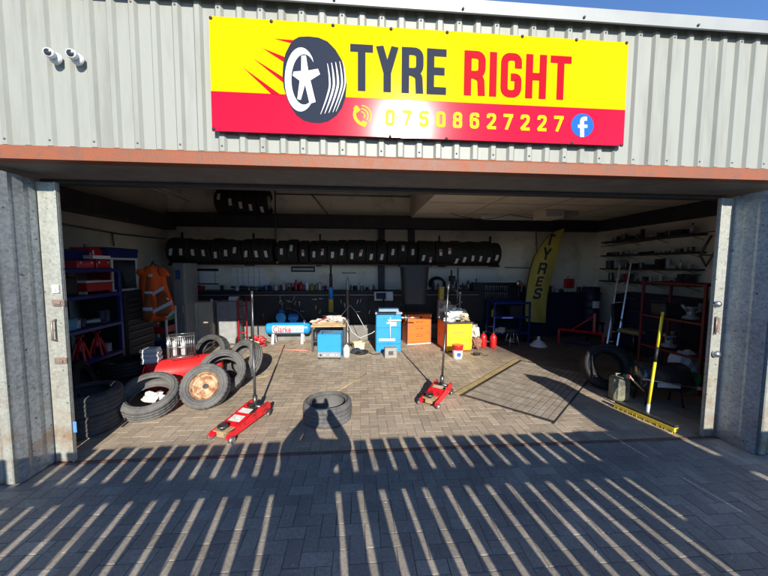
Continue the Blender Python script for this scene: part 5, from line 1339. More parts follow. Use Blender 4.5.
# ------------------------------------------------------------------ blue trolley right of centre
a, b = P(491, 343, 4.1), P(527, 343, 4.1)
t = thing('tool_trolley', 'dark blue steel tool trolley in shade left of the feather flag', 'trolley', ((a.x+b.x)/2, 4.2, 0)); w_ = (b.x-a.x)/2
for sx_ in (-w_+.02, w_-.02):
    for sy_ in (-.2, .2): m = MB(); m.box(sx_-.018, sx_+.018, sy_-.018, sy_+.018, .08, .98, .003); m.lathe([(0, .012), (.035, .012), (.035, -.012), (0, -.012)], 12, T=RT((sx_, sy_, .045), R_(90))); m.build('leg', m_dblue, t)
for z_ in (.22, .60, .93):
    m = MB(); m.box(-w_, w_, -.22, .22, z_, z_+.015, .002)
    for s in (-1, 1): m.box(-w_, w_, s*.222-.004, s*.222+.004, z_, z_+.055, .002)
    m.build('tray', m_dblue, t)
crate('black plastic bin standing on the lower tray of the blue trolley', (t.location.x+.12, 4.15, .616), 0, .30, .25, .28, m_blackp, None, 'bin', 'parts_bin')
crumple('rag', m_rag, (t.location.x-.22, 4.08, .30), .10, 'pale rag on the bottom tray of the blue trolley', 'rag', (1.4, 1, .7), 77)
bottle(494, 300, 4.15, .616, .22, .05, m_dyellow, m_black, 'yellowish bottle on the middle tray of the blue trolley')
p = P(518, 283, 4.3); t = thing('round_mirror', 'small round red rimmed mirror on a thin stand by the trolley', 'mirror', (p.x, 4.25, .946))
m = MB(); m.lathe([(0, 0), (.06, 0), (.06, .01), (.01, .02)], 16); m.tube([(0, 0, .01), (0, 0, p.z-1.03)], .008, 8); m.build('stand', m_dsteel, t)
m = MB(); m.lathe([(0, .006), (.055, .006), (.055, -.006), (0, -.006)], 24, T=RT((0, 0, p.z-.95), R_(90))); m.build('glass', m_steel, t); m = MB(); m.lathe([(.055, .008), (.068, .008), (.068, -.008), (.055, -.008)], 24, closed=True, T=RT((0, 0, p.z-.95), R_(90))); m.build('frame', m_redd, t)
p = P(513, 343, 3.75)
q = thing('work_stool', 'small black work stool with shiny legs in front of the blue trolley', 'stool', (p.x, 3.8, 0), .4)
m = MB(); m.lathe([(0, .40), (.14, .40), (.16, .37), (.15, .34), (0, .34)], 24); m.build('seat', m_blackp, q)
for k in range(4): a_ = PI/2*k+.4; m = MB(); m.tube([(.08*math.cos(a_), .08*math.sin(a_), .34), (.17*math.cos(a_), .17*math.sin(a_), .0)], .011, 8); m.build('leg', m_steel, q)
m = MB(); m.lathe([(.125, .12), (.135, .13), (.125, .14), (.115, .13)], 24, closed=True); m.build('foot_ring', m_steel, q)
# bright sockets hanging on dark rear board
px0 = P(483, 296, 4.6)
t = thing('tool_board', 'dark board of hanging silver spanners behind the blue trolley', 'tool board', (P(497, 300, 4.65).x, 4.66, 1.0))
m = MB(); m.box(-.62, .62, 0, .02, -.6, .40, .004); m.build('board', m_panel, t)
for k in range(22):
    x_ = -.30+(k % 11)*.055; z_ = .30-(k//11)*.17; L_ = random.uniform(.08, .14)
    m = MB(); m.box(x_-.006, x_+.006, -.012, -.004, z_-L_, z_, .002); m.lathe([(.006, .004), (.015, .004), (.015, -.004), (.006, -.004)], 10, closed=True, T=RT((x_, -.008, z_), R_(90))); m.build('spanner', m_steel, t)
# clutter atop this area
t = thing('rear_counter', 'dark low counter along the back wall behind the feather flag', 'counter', (P(530, 300, 4.7).x, 4.7, 0))
xa, xb = P(480, 300, 4.7).x-t.location.x, 6.25-t.location.x
m = MB(); m.box(xa, xb, .0, .28, .0, 1.10, .006); m.build('body', m_navy, t); m = MB(); m.box(xa-.01, xb+.01, -.03, .285, 1.101, 1.14, .005); m.build('top', m_black, t)
ii = 0
for px in (483, 488, 493, 499, 504, 509, 514, 524, 549, 553, 557, 562, 579, 584):
    h_ = random.uniform(.10, .26)
    if ii % 2: bottle(px, 288, 4.82, 1.14, h_, .04, random.choice([m_black, m_navy, m_grey, m_dyellow]), random.choice([m_redd, m_black, m_white]), 'dim bottle in the shaded row on the rear counter', 'bottle', 'bottle', 'dim bottles on the rear counter')
    else: tin(px, 4.8, 1.14, h_*.7, .055, random.choice([m_black, m_grey, m_navy]), 'dim tin in the shaded row on the rear counter', 'dim tins on the rear counter')
    ii += 1
# red box / extinguisher on wall
p = P(570, 283, 4.9); t = thing('fire_alarm_box', 'small red wall box with pale face near the back right corner', 'alarm box', (p.x, 4.95, p.z-.13))
m = MB(); m.box(-.12, .12, -.06, .04, 0, .24, .01); m.build('case', m_red, t); m = MB(); m.lathe([(0, .012), (.05, .01), (.06, 0)], 20, T=RT((0, -.061, .13), R_(90))); m.build('dial', m_redd, t); m = MB(); m.tube([(-.05, -.02, .24), (-.05, -.02, .3), (.05, -.02, .3), (.05, -.02, .24)], .01, 8); m.build('bracket', m_redd, t)
# dark oil drum w/ white label
p = P(593, 300, 4.3); t = thing('oil_drum', 'dark ribbed oil drum with white label near the back right corner', 'drum', (p.x, 4.35, .45))
m = MB(); pf = [(0, 0), (.17, 0)]
for k in range(5): pf += [(.17, .17*k+.02), (.18, .17*k+.03), (.18, .17*k+.05), (.17, .17*k+.06)]
pf += [(.17, .86), (0, .86)]; m.lathe(pf, 26); m.build('body', m_navy, t)
curved_decal(-.1, .12, .0, .0, 1, 0, m_white, 'tmp', None) if False else None
m = MB(); vs = []
for k in range(7): a_ = R_(-120)+R_(60)*k/6; vs += [(.183*math.cos(a_), .183*math.sin(a_), .35), (.183*math.cos(a_), .183*math.sin(a_), .52)]
m.add(vs, [(2*k, 2*k+2, 2*k+3, 2*k+1) for k in range(6)]); m.build('label', m_white, t)
tt = thing('wooden_stand', 'dark stand carrying the oil drum', 'stand', (p.x, 4.35, 0)); m = MB(); m.box(-.22, .22, -.2, .2, .40, .449, .004); m.build('top', m_navy, tt)
for sx_ in (-.19, .19):
    for sy_ in (-.17, .17): m = MB(); m.box(sx_-.02, sx_+.02, sy_-.02, sy_+.02, 0, .4, .003); m.build('leg', m_navy, tt)

# ------------------------------------------------------------------ feather flag
YFl = 4.3
t = thing('feather_flag', 'tall yellow feather flag with dark vertical TYRES lettering', 'flag', (P(527, 340, YFl).x, YFl, 0)); ofs = Vector(t.location)
Lc = [(563, 228.5), (553, 232), (543.4, 242.5), (537, 252), (533, 260.7), (529, 276), (526.5, 294.6), (525, 306), (525.0, 315.4), (526, 321.5)]
Rc = [(564.5, 228.5), (562.5, 236), (560, 246), (557.5, 255), (555.3, 262), (551.5, 276), (547.6, 294.6), (546.4, 306), (545.8, 315.4), (545.5, 323)]
def lerp_c(Cv, v):
    f = v*(len(Cv)-1); i = min(int(f), len(Cv)-2); q = f-i; return (Cv[i][0]*(1-q)+Cv[i+1][0]*q, Cv[i][1]*(1-q)+Cv[i+1][1]*q)
def fpt(u, v, off=0.):
    a, b = lerp_c(Lc, v), lerp_c(Rc, v); x_, y_ = a[0]*(1-u)+b[0]*u, a[1]*(1-u)+b[1]*u
    rip = .035*math.sin(u*4.5+v*3)*min(1, v*2)+.02*math.sin(u*9-v*14)*v+.025*math.sin(v*6)
    return P(x_, y_, YFl+rip-off) - ofs
m = MB(); nu, nv = 14, 44; vs = [fpt(i/nu, j/nv) for j in range(nv+1) for i in range(nu+1)]
m.add(vs, [(j*(nu+1)+i, j*(nu+1)+i+1, (j+1)*(nu+1)+i+1, (j+1)*(nu+1)+i) for j in range(nv) for i in range(nu)], True)
cl = m.build('cloth', m_flag, t)
m = MB(); m.tube([(0, 0, 0)]+[tuple(fpt(-.03, v)) for v in (1, .9, .8, .7, .6, .5, .4, .3, .2, .1, 0)], [.016]*4+[.012]*4+[.008]*4, 8); m.build('pole', m_black, t)
m = MB(); m.box(-.18, .18, -.18, .18, 0, .02, .004); m.tube([(0, 0, .02), (0, 0, .3)], .022, 10); m.build('base', m_black, t)
for ch, (cx_, cy_), hpx in zip('TYRES', ((550.5, 240.5), (546.6, 254.0), (542.6, 268.5), (539.8, 281.5), (537.8, 293.5)), (10.5, 11.5, 11.5, 10, 11)):
    gw, strokes = glyph(ch, .75, .2); m = MB()
    for st in strokes:
        dense = []
        for q in range(len(st)-1):
            for z_ in range(4): dense.append((st[q][0]+(st[q+1][0]-st[q][0])*z_/4, st[q][1]+(st[q+1][1]-st[q][1])*z_/4))
        dense.append(st[-1]); L, Rr = ribbon(dense, .2); _dz[0] = (_dz[0]+1) % 5
        for i in range(len(L)-1):
            q4 = []
            for pt in (L[i], L[i+1], Rr[i+1], Rr[i]):
                X_ = cx_+(pt.x-gw/2)*hpx*.95; Y_ = cy_-(pt.y-.5)*hpx
                X_ += (.5-pt.y)*-3.0+ (pt.x-gw/2)*0
                # find v by matching y on left curve
                lo_, hi_ = 0., 1.
                for _ in range(24):
                    md_ = (lo_+hi_)/2; a_ = lerp_c(Lc, md_); b_ = lerp_c(Rc, md_); ym = (a_[1]+b_[1])/2
                    if ym < Y_: lo_ = md_
                    else: hi_ = md_
                a_, b_ = lerp_c(Lc, lo_), lerp_c(Rc, lo_); u_ = (X_-a_[0])/max(.5, b_[0]-a_[0])
                q4.append(fpt(max(.02, min(.98, u_)), lo_, .006+.0006*_dz[0]))
            m.add(q4, [(0, 1, 2, 3)])
    m.build('lettering', m_ink, cl)

# ------------------------------------------------------------------ funnel-like white light base
p = G(541, 347); t = thing('drain_funnel', 'white plastic stepped funnel lying upside down on the dark floor', 'funnel', (p.x, p.y+.1, 0))
m = MB(); m.lathe([(.17, 0), (.175, .02), (.15, .05), (.13, .06), (.12, .09), (.07, .12), (.035, .14), (.03, .2), (.035, .205), (.03, .22), (0, .222)], 28); m.build('cone', m_white, t)
m = MB(); m.lathe([(.172, .0), (.182, .0), (.182, .015), (.172, .015)], 28, closed=True); m.build('rim', m_white, t)

# red engine crane / frame
t = thing('engine_crane', 'red steel engine crane base with one raised post, in shade', 'engine crane', (4.65, 3.95, 0)); 
A_, B_, C_ = P(559, 332, 4.0), P(604, 336.5, 3.4), P(594, 315, 3.55)
def lp(p): return Vector(p)-Vector(t.location)
m = MB(); m.tube([lp((A_.x, 4.0, .33)), lp((B_.x, 3.42, .33))], .032, 4, smooth=False); m.tube([lp((A_.x, 4.0, .33)), lp((A_.x, 4.0, .0))], .03, 4, smooth=False); m.tube([lp((B_.x, 3.42, .33)), lp((B_.x, 3.42, .0))], .03, 4, smooth=False); m.build('base_frame', m_red, t)
m = MB(); pc_ = P(594, 330, 3.55); m.tube([lp((pc_.x, 3.55, .33)), lp((pc_.x, 3.55, C_.z+.03))], .032, 4, smooth=False); m.build('post', m_red, t)
m = MB(); q_ = P(571, 333, 3.85); m.tube([lp((q_.x, 3.85, .34)), lp((pc_.x, 3.55, C_.z-.02))], .015, 8); m.build('brace', m_red, t)
m = MB(); m.tube([lp((A_.x+.1, 3.95, .06)), lp((B_.x-.05, 3.35, .06))], .03, 4, smooth=False); m.build('leg', m_dblue, t)
m = MB(); m.box(-.1, .1, -.03, .03, 0, .03, .004, T=RT(lp((B_.x-.15, 3.25, .0)), 0, 0, -.7)); m.build('foot_plate', m_lgrey, t)

# ladder
t = thing('ladder', 'narrow aluminium ladder leaning against the right wall shelves', 'ladder', (5.35, 3.25, 0))
r0a, r0b = G(606, 351), G(616, 352); r1a, r1b = P(620, 265, 3.55), P(631, 262.5, 3.38)
r1a.x = min(r1a.x, 5.95); r1b.x = min(r1b.x, 5.95)
for a, b in ((r0a, r1a), (r0b, r1b)):
    m = MB(); m.tube([a-Vector(t.location), b-Vector(t.location)], .018, 4, smooth=False); m.build('rail', m_steel, t)
for k in range(1, 9):
    v = k/9; m = MB(); m.tube([r0a.lerp(r1a, v)-Vector(t.location), r0b.lerp(r1b, v)-Vector(t.location)], .012, 8); m.build('rung', m_steel, t)

# right wall shelves
XS = 5.98
shp = [(243.4, 231.3, 'top'), (256.5, 249.8, 'second'), (269.5, 267.0, 'third'), (281.5, 283.5, 'fourth')]
ya, yb = Q(690, 250, XS).y, min(4.55, Q(600.5, 250, XS).y)
for k, (pa, pb, nm) in enumerate(shp):
    z_ = (Q(600.5, pa, XS).z+Q(690, pb, XS).z)/2
    t = thing('wall_shelf', '%s dark wall shelf full of small parts on the right wall' % nm, 'shelf', (XS, ya, z_))
    m = MB(); m.box(0, XR-XS-.005, 0, yb-ya, -.035, 0, .004); m.build('board', m_beam, t)
    for q in range(4): m = MB(); yy = .05+(yb-ya-.1)*q/3; m.tube([(.03, yy, -.035), (XR-XS-.01, yy, -.12)], .006, 6); m.build('bracket', m_dsteel, t)
    rr = random.Random(k+5); yy = ya+.08
    while yy < yb-.08:
        w_ = rr.uniform(.07, .16); h_ = rr.uniform(.06, .2)*(1 if k != 1 else .5)
        ty = rr.random()
        if ty < .35:
            bt = thing('parts_box', 'dim parts box on the %s wall shelf at right' % nm, 'box', (XS+.13, yy, z_+.001), PI/2, 'dim boxes on the %s wall shelf' % nm)
            m = MB(); m.box(-w_/2, w_/2, -.09, .09, 0, h_, .004); m.build('body', rr.choice([m_navy, m_black, m_dsteel, m_grey, m_redd]), bt); m = MB(); m.box(-w_/2-.003, w_/2+.003, -.093, .093, h_*.8, h_*.84, .001); m.build('lid', m_dsteel, bt)
        elif ty < .7: tin(0, yy, z_+.001, h_, w_*.4, rr.choice([m_grey, m_black, m_dsteel, m_navy]), 'dim tin on the %s wall shelf at right' % nm, 'dim tins on the %s wall shelf' % nm, x=XS+.11)
        else:
            bt = thing('bottle', 'dim bottle on the %s wall shelf at right' % nm, 'bottle', (XS+.11, yy, z_+.001), 0, 'dim bottles on the %s wall shelf' % nm)
            r_ = w_*.32; h2 = h_*1.15; m = MB(); m.lathe([(0, 0), (r_, 0), (r_, h2*.62), (r_*.4, h2*.8), (r_*.4, h2*.88)], 14); m.build('body', rr.choice([m_grey, m_lgrey, m_navy, m_dsteel]), bt); m = MB(); m.lathe([(r_*.45, h2*.86), (r_*.45, h2), (0, h2)], 10); m.build('cap', m_black, bt)
        yy += w_+rr.uniform(.02, .08)
# white bottle standing out on 4th
p = Q(643, 275, XS); 
# wall hook / bent bar
m = MB(); h1, h2, h3 = Q(712, 235, XR-.25), Q(700, 255, XR-.25), Q(706, 266, XR-.25)
m.tube([h1, h2, h3, Q(716, 250, XR-.25)], .02, 8); m.tube([h2, (XR, h2.y, h2.z)], .012, 8); tag(m.build('exhaust_pipe', m_dsteel), 'bent dark exhaust pipe hanging on the right wall near the door', 'exhaust pipe')
# dark blue cabinets right wall
t = thing('tool_cabinet', 'dark navy tool cabinet standing below the right wall shelves', 'cabinet', (5.75, 2.9, 0), -PI/2)
m = MB(); m.box(-.75, .75, -.05, .45, 0, 1.25, .01); m.build('body', m_navy, t)
for k, z_ in enumerate((.08, .38, .68, .95)):
    for s in (-1, 1): m = MB(); m.box(s*.37-.34, s*.37+.34, -.066, -.051, z_, z_+.25, .005); dd = m.build('drawer', m_navy, t); m = MB(); m.box(s*.37-.2, s*.37+.2, -.08, -.067, z_+.19, z_+.21, .003); m.build('handle', m_dsteel, dd)
# office chair
cc = P(636, 345, 2.9)
t = thing('office_chair', 'old black office chair with pale seat edge in the shaded right corner', 'chair', (P(633, 350, 3.0).x, 3.0, 0), R_(15))
m = MB(); m.box(-.22, .22, -.22, .22, .44, .52, .03); m.build('seat', M('worn_seat_foam', (.30, .27, .14), .9), t)
m = MB(); m.box(-.22, .22, .20, .27, .60, 1.05, .03, T=RT((0, 0, 0), R_(-6))); m.build('backrest', m_blackp, t)
m = MB(); m.tube([(0, .22, .48), (0, .27, .7)], .02, 8); m.tube([(0, 0, .12), (0, 0, .44)], .025, 10); m.build('stem', m_dsteel, t)
for k in range(5): a_ = 2*PI*k/5; m = MB(); m.tube([(0, 0, .12), (.25*math.cos(a_), .25*math.sin(a_), .07)], .016, 8); m.lathe([(0, .015), (.03, .015), (.03, -.015), (0, -.015)], 12, T=RT((.25*math.cos(a_), .25*math.sin(a_), .031), R_(90), 0, a_)); m.build('leg', m_black, t)
# red rack
t = thing('red_rack', 'dark red steel parts rack just inside the right door', 'rack', (4.75, 1.0, 0))
Dx, Dy = .5, .95
za, zb_, zc_ = 1.57, 1.02, .52
for (x_, y_) in ((0, 0), (Dx, 0), (0, Dy), (Dx, Dy)): m = MB(); m.box(x_-.018, x_+.018, y_-.018, y_+.018, 0, za+.02, .003); m.build('upright', m_redk, t)
for z_ in (za, zb_, zc_):
    m = MB()
    for y_ in (0, Dy): m.box(.02, Dx-.02, y_-.014, y_+.014, z_-.03, z_, .002)
    for x_ in (0, Dx): m.box(x_-.014, x_+.014, .02, Dy-.02, z_-.03, z_, .002)
    m.box(.016, Dx-.016, .016, Dy-.016, z_-.028, z_-.02, 0); m.build('shelf', m_redk, t)
for k, (yy, z_, lab) in enumerate(((.25, zb_, 'bare metal engine part on the middle level of the red rack'), (.55, zc_, 'bare metal engine part on the lower level of the red rack'))):
    q = thing('engine_part', lab, 'engine part', (4.95, 1.0+yy+.1, z_+.002), .5*k)
    m = MB(); m.lathe([(0, 0), (.10, 0), (.10, .04), (.05, .06), (.05, .16), (.08, .17), (.08, .19), (0, .19)], 20); m.build('housing', m_grey, q)
    m = MB(); m.tube([(.05, 0, .1), (.14, 0, .13), (.15, 0, .24)], .025, 10); m.tube([(-.05, 0, .12), (-.12, .03, .22)], .02, 10); m.build('pipe', m_grey, q)
    q = crate('black parts bin on the %s level of the red rack' % ('middle', 'lower')[k], (4.95, 1.0+.72, z_+.002), 0, .3, .25, .2, m_blackp, None, 'bin', 'parts_bin') if k == 0 else None
p = P(663.5, 311, 1.9); m = MB(); m.box(-.12, .12, -.006, .006, -.028, .028, .002, T=RT((p.x, 1.9, p.z), 0, R_(6))); 
tag(m.build('number_plate_blank', m_lgrey), 'blank pale strip hanging beside the yellow broom handle', 'strip')
m = MB(); m.box(-.012, .012, -.0, .012, -0, p.z, .002, T=RT((p.x+.02, 1.908, 0))); tag(m.build('steel_post', m_dsteel), 'thin dark post behind the pale strip', 'post')

# black barrel grill / tank right
p = G(668, 402)
t = thing('vacuum_tank', 'shiny black cylindrical vacuum tank on legs beside the broom', 'tank', (3.95, .82, 0), R_(-12))
m = MB(); r_ = .19; hl = .26; pf = []
for k in range(7): a = PI/2*k/6; pf.append((r_*math.sin(a), -hl-.06*math.cos(a)))
for k in range(7): a = PI/2*k/6; pf.append((r_*math.cos(a), hl+.06*math.sin(a)))
m.lathe(pf, 32, T=RT((0, 0, .36), 0, R_(90))); m.build('tank', M('gloss_black_enamel', (.03, .032, .04), .22, .3, .1, 6, coat=.8), t)
m = MB()
for sx_ in (-.2, .2):
    for sy_ in (-.12, .12): m.tube([(sx_, sy_*.6, .22), (sx_*1.1, sy_, .0)], .012, 8)
m.build('leg', m_black, t)
m = MB(); m.box(-.13, .13, -.205, -.197, .28, .34, .003, T=RT((-.02, 0, 0))); m.build('label_plate', m_lgrey, t)
m = MB(); m.tube([(-.32, -.2, .38), (.30, -.22, .30)], .009, 8); m.build('rod', m_steel, t)
m = MB(); m.lathe([(0, -.03), (.02, -.028), (.024, 0), (.02, .028), (0, .03)], 14, T=RT((.31, -.22, .30), 0, R_(90))); m.build('grip', m_pink, t)
m = MB(); m.box(-.05, .04, -.06, .04, .545, .565, .004); m.tube([(-.12, 0, .53), (-.12, 0, .60), (.12, 0, .60), (.12, 0, .53)], .01, 8); m.build('top_handle', m_black, t)
# jerry can
p = G(624, 403)
t = thing('fuel_can', 'dirty olive plastic fuel can standing on the floor beside the broom', 'fuel can', (p.x, p.y+.09, 0), R_(-6))
m = MB(); m.box(-.105, .105, -.08, .08, 0, .33, .03); m.box(-.08, .08, -.09, -.07, .04, .24, .008); m.build('body', M('grubby_can', (.20, .20, .13), .5, 0, .1, 5, .1, 30, col2=(.07, .07, .06), amt=.42, soft=.15), t)
m = MB(); m.tube([(-.05, 0, .325), (-.05, 0, .37), (.05, 0, .37), (.05, 0, .325)], .013, 8); m.build('handle', m_olive, t)
m = MB(); m.lathe([(.026, .33), (.026, .36), (0, .362)], 14, T=RT((.07, 0, 0))); m.build('cap', m_green, t)
# pink gloved spout / tool
q0, q1 = P(630, 377, .75), P(644, 391, .75)
m = MB(); m.tube([q0, q1], .012, 8); o = m.build('tool_shaft', m_wood)
m2 = MB(); m2.tube([q0+Vector((-.03, 0, .01)), q0], [.028, .02], 10); c2 = m2.build('grip', m_pink, o); tag(o, 'short tool with pink grip leaning on the fuel can', 'hand tool')
# bag
p = P(688, 366, 1.3)
t = crumple('plastic_sack', M('pale_sack', (.55, .62, .64), .6, 0, .15, 8), (p.x, 1.35, .28), .24, 'pale plastic sack standing between the red rack and door stile', 'sack', (1., .7, 1.15), 91, 3, None, .18)
crumple('green_cloth', m_green, (4.35, .75, .30), .09, 'dark green cloth hanging behind the black tank', 'cloth', (.7, .7, 1.5), 93)

# broom
hb0, hb1 = G(616, 405, .03), G(677, 431, .03)
t = thing('broom', 'yellow yard broom standing upright with bristles on the floor', 'broom', ((hb0+hb1)/2*1.0)); t.location.z = 0; ofs = Vector(t.location)
dv = (hb1-hb0); L_ = dv.length; ang = math.atan2(dv.y, dv.x)
Tb = Matrix.Rotation(ang, 4, 'Z')
m = MB(); m.box(-L_/2, L_/2, -.03, .03, .062, .092, .006, T=Tb); m.build('head', m_dsteel, t)
m = MB(); rr = random.Random(4)
n_ = int(L_/.012)
for k in range(n_):
    for q in range(4):
        x_ = -L_/2+.006+k*(L_-.012)/n_; y_ = -.021+.014*q
        m.tube([(x_, y_, .063), (x_+rr.uniform(-.008, .008), y_+rr.uniform(-.012, .006), .001)], [.005, .0065], 5, T=Tb)
m.box(-L_/2+.004, L_/2-.004, -.031, .031, .014, .0615, .006, T=Tb)
m.build('bristles', M('yellow_bristle', (.72, .52, .04), .7, 0, .2, 30), t)
pb, ptp = P(647.5, 411, hb0.lerp(hb1, .5).y+.0), None
pb = Vector((ofs.x, ofs.y, .085)); 
def at_line(py, Y): return P(647.5+(411-py)*(664-647.5)/(411-304), py, Y)
Ytop = pb.y+.10
def hp(py):
    v = (411-py)/(411-304); return at_line(py, pb.y+(Ytop-pb.y)*v)-ofs
m = MB(); m.tube([hp(414), hp(404)], .018, 10); m.build('socket', m_lgrey, t)
m = MB(); m.tube([hp(406), hp(362)], .0155, 10); m.tube([hp(347), hp(312)], .0145, 10); m.build('handle', M('yellow_handle_paint', (.74, .60, .02), .4, 0, .08, 9), t)
m = MB(); m.tube([hp(362), hp(347)], .0165, 10); m.tube([hp(312), hp(303)], .014, 10); m.build('grip', m_black, t)

# lights on ceilings
a, b = P(480.5, 221.5, 4.4), P(538, 224, 4.4)
t = thing('tube_light', 'long unlit white tube light under the right hand ceiling', 'light fitting', ((a.x+b.x)/2, 4.4, 2.999)); w_ = (b.x-a.x)/2
m = MB(); m.box(-w_, w_, -.03, .03, -.05, 0, .004); m.build('batten', m_white, t); m = MB(); m.tube([(-w_+.03, 0, -.068), (w_-.03, 0, -.068)], .014, 10); m.build('tube', m_paper, t)
a, b = Q(125, 198, -3.2), Q(186, 216, -3.2)
t = thing('tube_light', 'long unlit tube light high above the left side shelving', 'light fitting', (-3.2, (a.y+b.y)/2, 3.0)); w_ = .9
m = MB(); m.box(-.025, .025, -w_, w_, 0, .05, .004); m.build('batten', m_grey, t); m = MB(); m.tube([(0, -w_+.03, -.018), (0, w_-.03, -.018)], .014, 10); m.build('tube', m_grey, t)
m = MB(); m.tube([(0, -.6, .05), (0, -.6, .62)], .006, 6); m.tube([(0, .6, .05), (0, .6, .62)], .006, 6); m.build('hanger', m_dsteel, t)
p = P(551, 212, 3.5)
t = thing('ceiling_heater', 'white box shaped heater fixed under the right hand ceiling', 'heater', (p.x, 3.6, 2.999))
m = MB(); m.box(-.22, .22, -.22, .22, -.17, 0, .01); m.build('casing', m_ceil, t)
m = MB()
for k in range(5): m.box(-.18, .18, -.232, -.222, -.14+k*.028, -.128+k*.028, .001)
m.build('grille', m_lgrey, t)
m = MB(); m.box(.26, .62, -.10, .12, -.10, 0, .008); m.build('fan_unit', m_grey, t)

# thin pale marks on floor = laths
for (a, b, lab) in (((338, 391), (366, 374), 'thin pale lath lying diagonally on the bricks behind the lone tyre'), ((258, 378), (280, 372), 'thin pale straw of wood lying on the bricks near the left jack')):
    m = MB(); m.tube([G(*a, .006), G(*b, .006)], .005, 6); tag(m.build('wood_lath', m_wood), lab, 'lath')
# litter specks
lit = MB(); rr = random.Random(8)
for k in range(140):
    x_, y_ = rr.uniform(-1.5, 3.2), rr.uniform(.2, 4.2); s_ = rr.uniform(.004, .012)
    lit.add([(x_-s_, y_, .004), (x_, y_-s_*.6, .003), (x_+s_, y_+s_*.3, .006), (x_, y_+s_, .003)], [(0, 1, 2, 3)])
for k in range(160):
    x_, y_ = rr.uniform(-3, 4.5), rr.uniform(-2.2, -.1); s_ = rr.uniform(.003, .009)
    lit.add([(x_-s_, y_, .004), (x_, y_-s_*.6, .003), (x_+s_, y_+s_*.3, .006), (x_, y_+s_, .003)], [(0, 1, 2, 3)])
o = lit.build('litter', m_rag); o['kind'] = 'stuff'; o['label'] = 'tiny pale chips and litter scattered over the paving'; o['category'] = 'litter'

# ------------------------------------------------------------------ yard fence behind the viewer (throws the striped shade)
YFn = -4.25; tn = .4505
Hf = (.2-YFn)*tn
t = thing('yard_fence', 'close boarded steel yard fence opposite the garage door', 'fence', (0, YFn, 0))
shx = lambda X, dy: X+.1319*dy
# light gaps on ground y=491 line: pixels -> world x, carried back along the light to the fence
gaps = []
g0 = G(84.6, 491).x; g1 = G(583, 482).x
pit = .174
x = -7.0
base = None
y_g = G(300, 491).y
ref = G(380.3, 484.2); ref_x = ref.x + .1319*(ref.y-YFn)
gap_w = .042
k0 = int((-7.2-ref_x)/pit); k1 = int((6.0-ref_x)/pit)
pk = 0
for k in range(k0, k1):
    xa = ref_x+k*pit+gap_w/2; xb = ref_x+(k+1)*pit-gap_w/2
    jt = random.uniform(-.006, .006)
    if ref_x+k*pit > 2.90 and not 3.80 < ref_x+k*pit < 4.13: xa = ref_x+k*pit-.02; xb = ref_x+(k+1)*pit-.0205       # solid run at the right
    if 2.90 < ref_x+k*pit: xb = ref_x+(k+1)*pit-(.0205 if not 3.65 < ref_x+k*pit < 3.95 else gap_w)
    m = MB(); m.box(xa+jt*.5, xb+jt, -.012, .012, .03, Hf+random.uniform(-.006, .006), .004); m.build('fence_board', m_dsteel, t); pk += 1
z_r1 = (-.28-YFn)*tn; z_r0 = (-.50-YFn)*tn
m = MB(); m.box(-7.2, 6.0, -.05, -.013, z_r0, z_r1, .004); m.build('fence_rail', m_dsteel, t)
m = MB(); m.box(-7.2, 6.0, -.05, -.013, .15, .25, .004); m.build('fence_rail', m_dsteel, t)
m = MB(); m.box(2.66, 6.0, -.075, -.055, .02, 1.5, .004); m.build('blocking_sheet', m_dsteel, t)  # unseen sheet added to block the light streaks at lower right

def fl_pt(gx, gy, Y=-4.9): return (gx+.1319*(gy-Y), (gy-Y)*tn)
oa = []
for q in ((523, 374), (545, 377), (565, 384), (583, 394), (600, 402), (618, 411), (640, 421), (662, 429.5), (640, 439), (622, 436), (600, 427), (575, 409), (558, 396), (540, 385), (528, 379)):
    g_ = G(*q); oa.append(fl_pt(g_.x, g_.y))
of = thing('feather_flag', 'unseen dark feather flag added behind the fence to shade the floor', 'flag', (oa[6][0], -4.9, 0))  # assumed caster, outline worked back from the blob of shade on the floor
m = MB(); m.prism([(a-oa[6][0], b) for a, b in oa], -.004, .004, 'Y'); m.build('cloth', m_ink, of)
m = MB(); m.tube([(0, 0, 0), (0, 0, oa[6][1]-.05), (oa[4][0]-oa[6][0]-.02, 0, oa[4][1]-.03), (oa[0][0]-oa[6][0], 0, oa[0][1])], .015, 8); m.build('pole', m_black, of)
m = MB(); m.box(-.25, .25, -.25, .25, -.03, .0, .004); m.build('base', m_black, of)
# ------------------------------------------------------------------ photographer
def skin_obj(name, verts, edges, radii, mat, parent=None, sub=2, loc=(0, 0, 0)):
    me = bpy.data.meshes.new(name); me.from_pydata(verts, edges, []); me.materials.append(mat)
    o = bpy.data.objects.new(name, me); COL.objects.link(o); o.location = loc
    if parent: o.parent = parent
    sk = o.modifiers.new('skin', 'SKIN'); ss = o.modifiers.new('sub', 'SUBSURF'); ss.levels = sub; ss.render_levels = sub
    for i, v in enumerate(me.skin_vertices[0].data): v.radius = radii[i] if isinstance(radii[i], tuple) else (radii[i], radii[i]); v.use_root = (i == 0)
    sk.use_smooth_shade = True
    return o
PY = -3.17; PX = .33
sh = G(311, 418)                                       # where the head's shade falls
PX = sh.x+.1319*(sh.y-PY)
zh = (sh.y-PY)*tn
hd = min(1.70, zh)
K = hd
ps = thing('person', 'person in dark jacket and jeans holding a phone up in both hands', 'person', (PX, PY, 0))
rx = EYE.x-PX
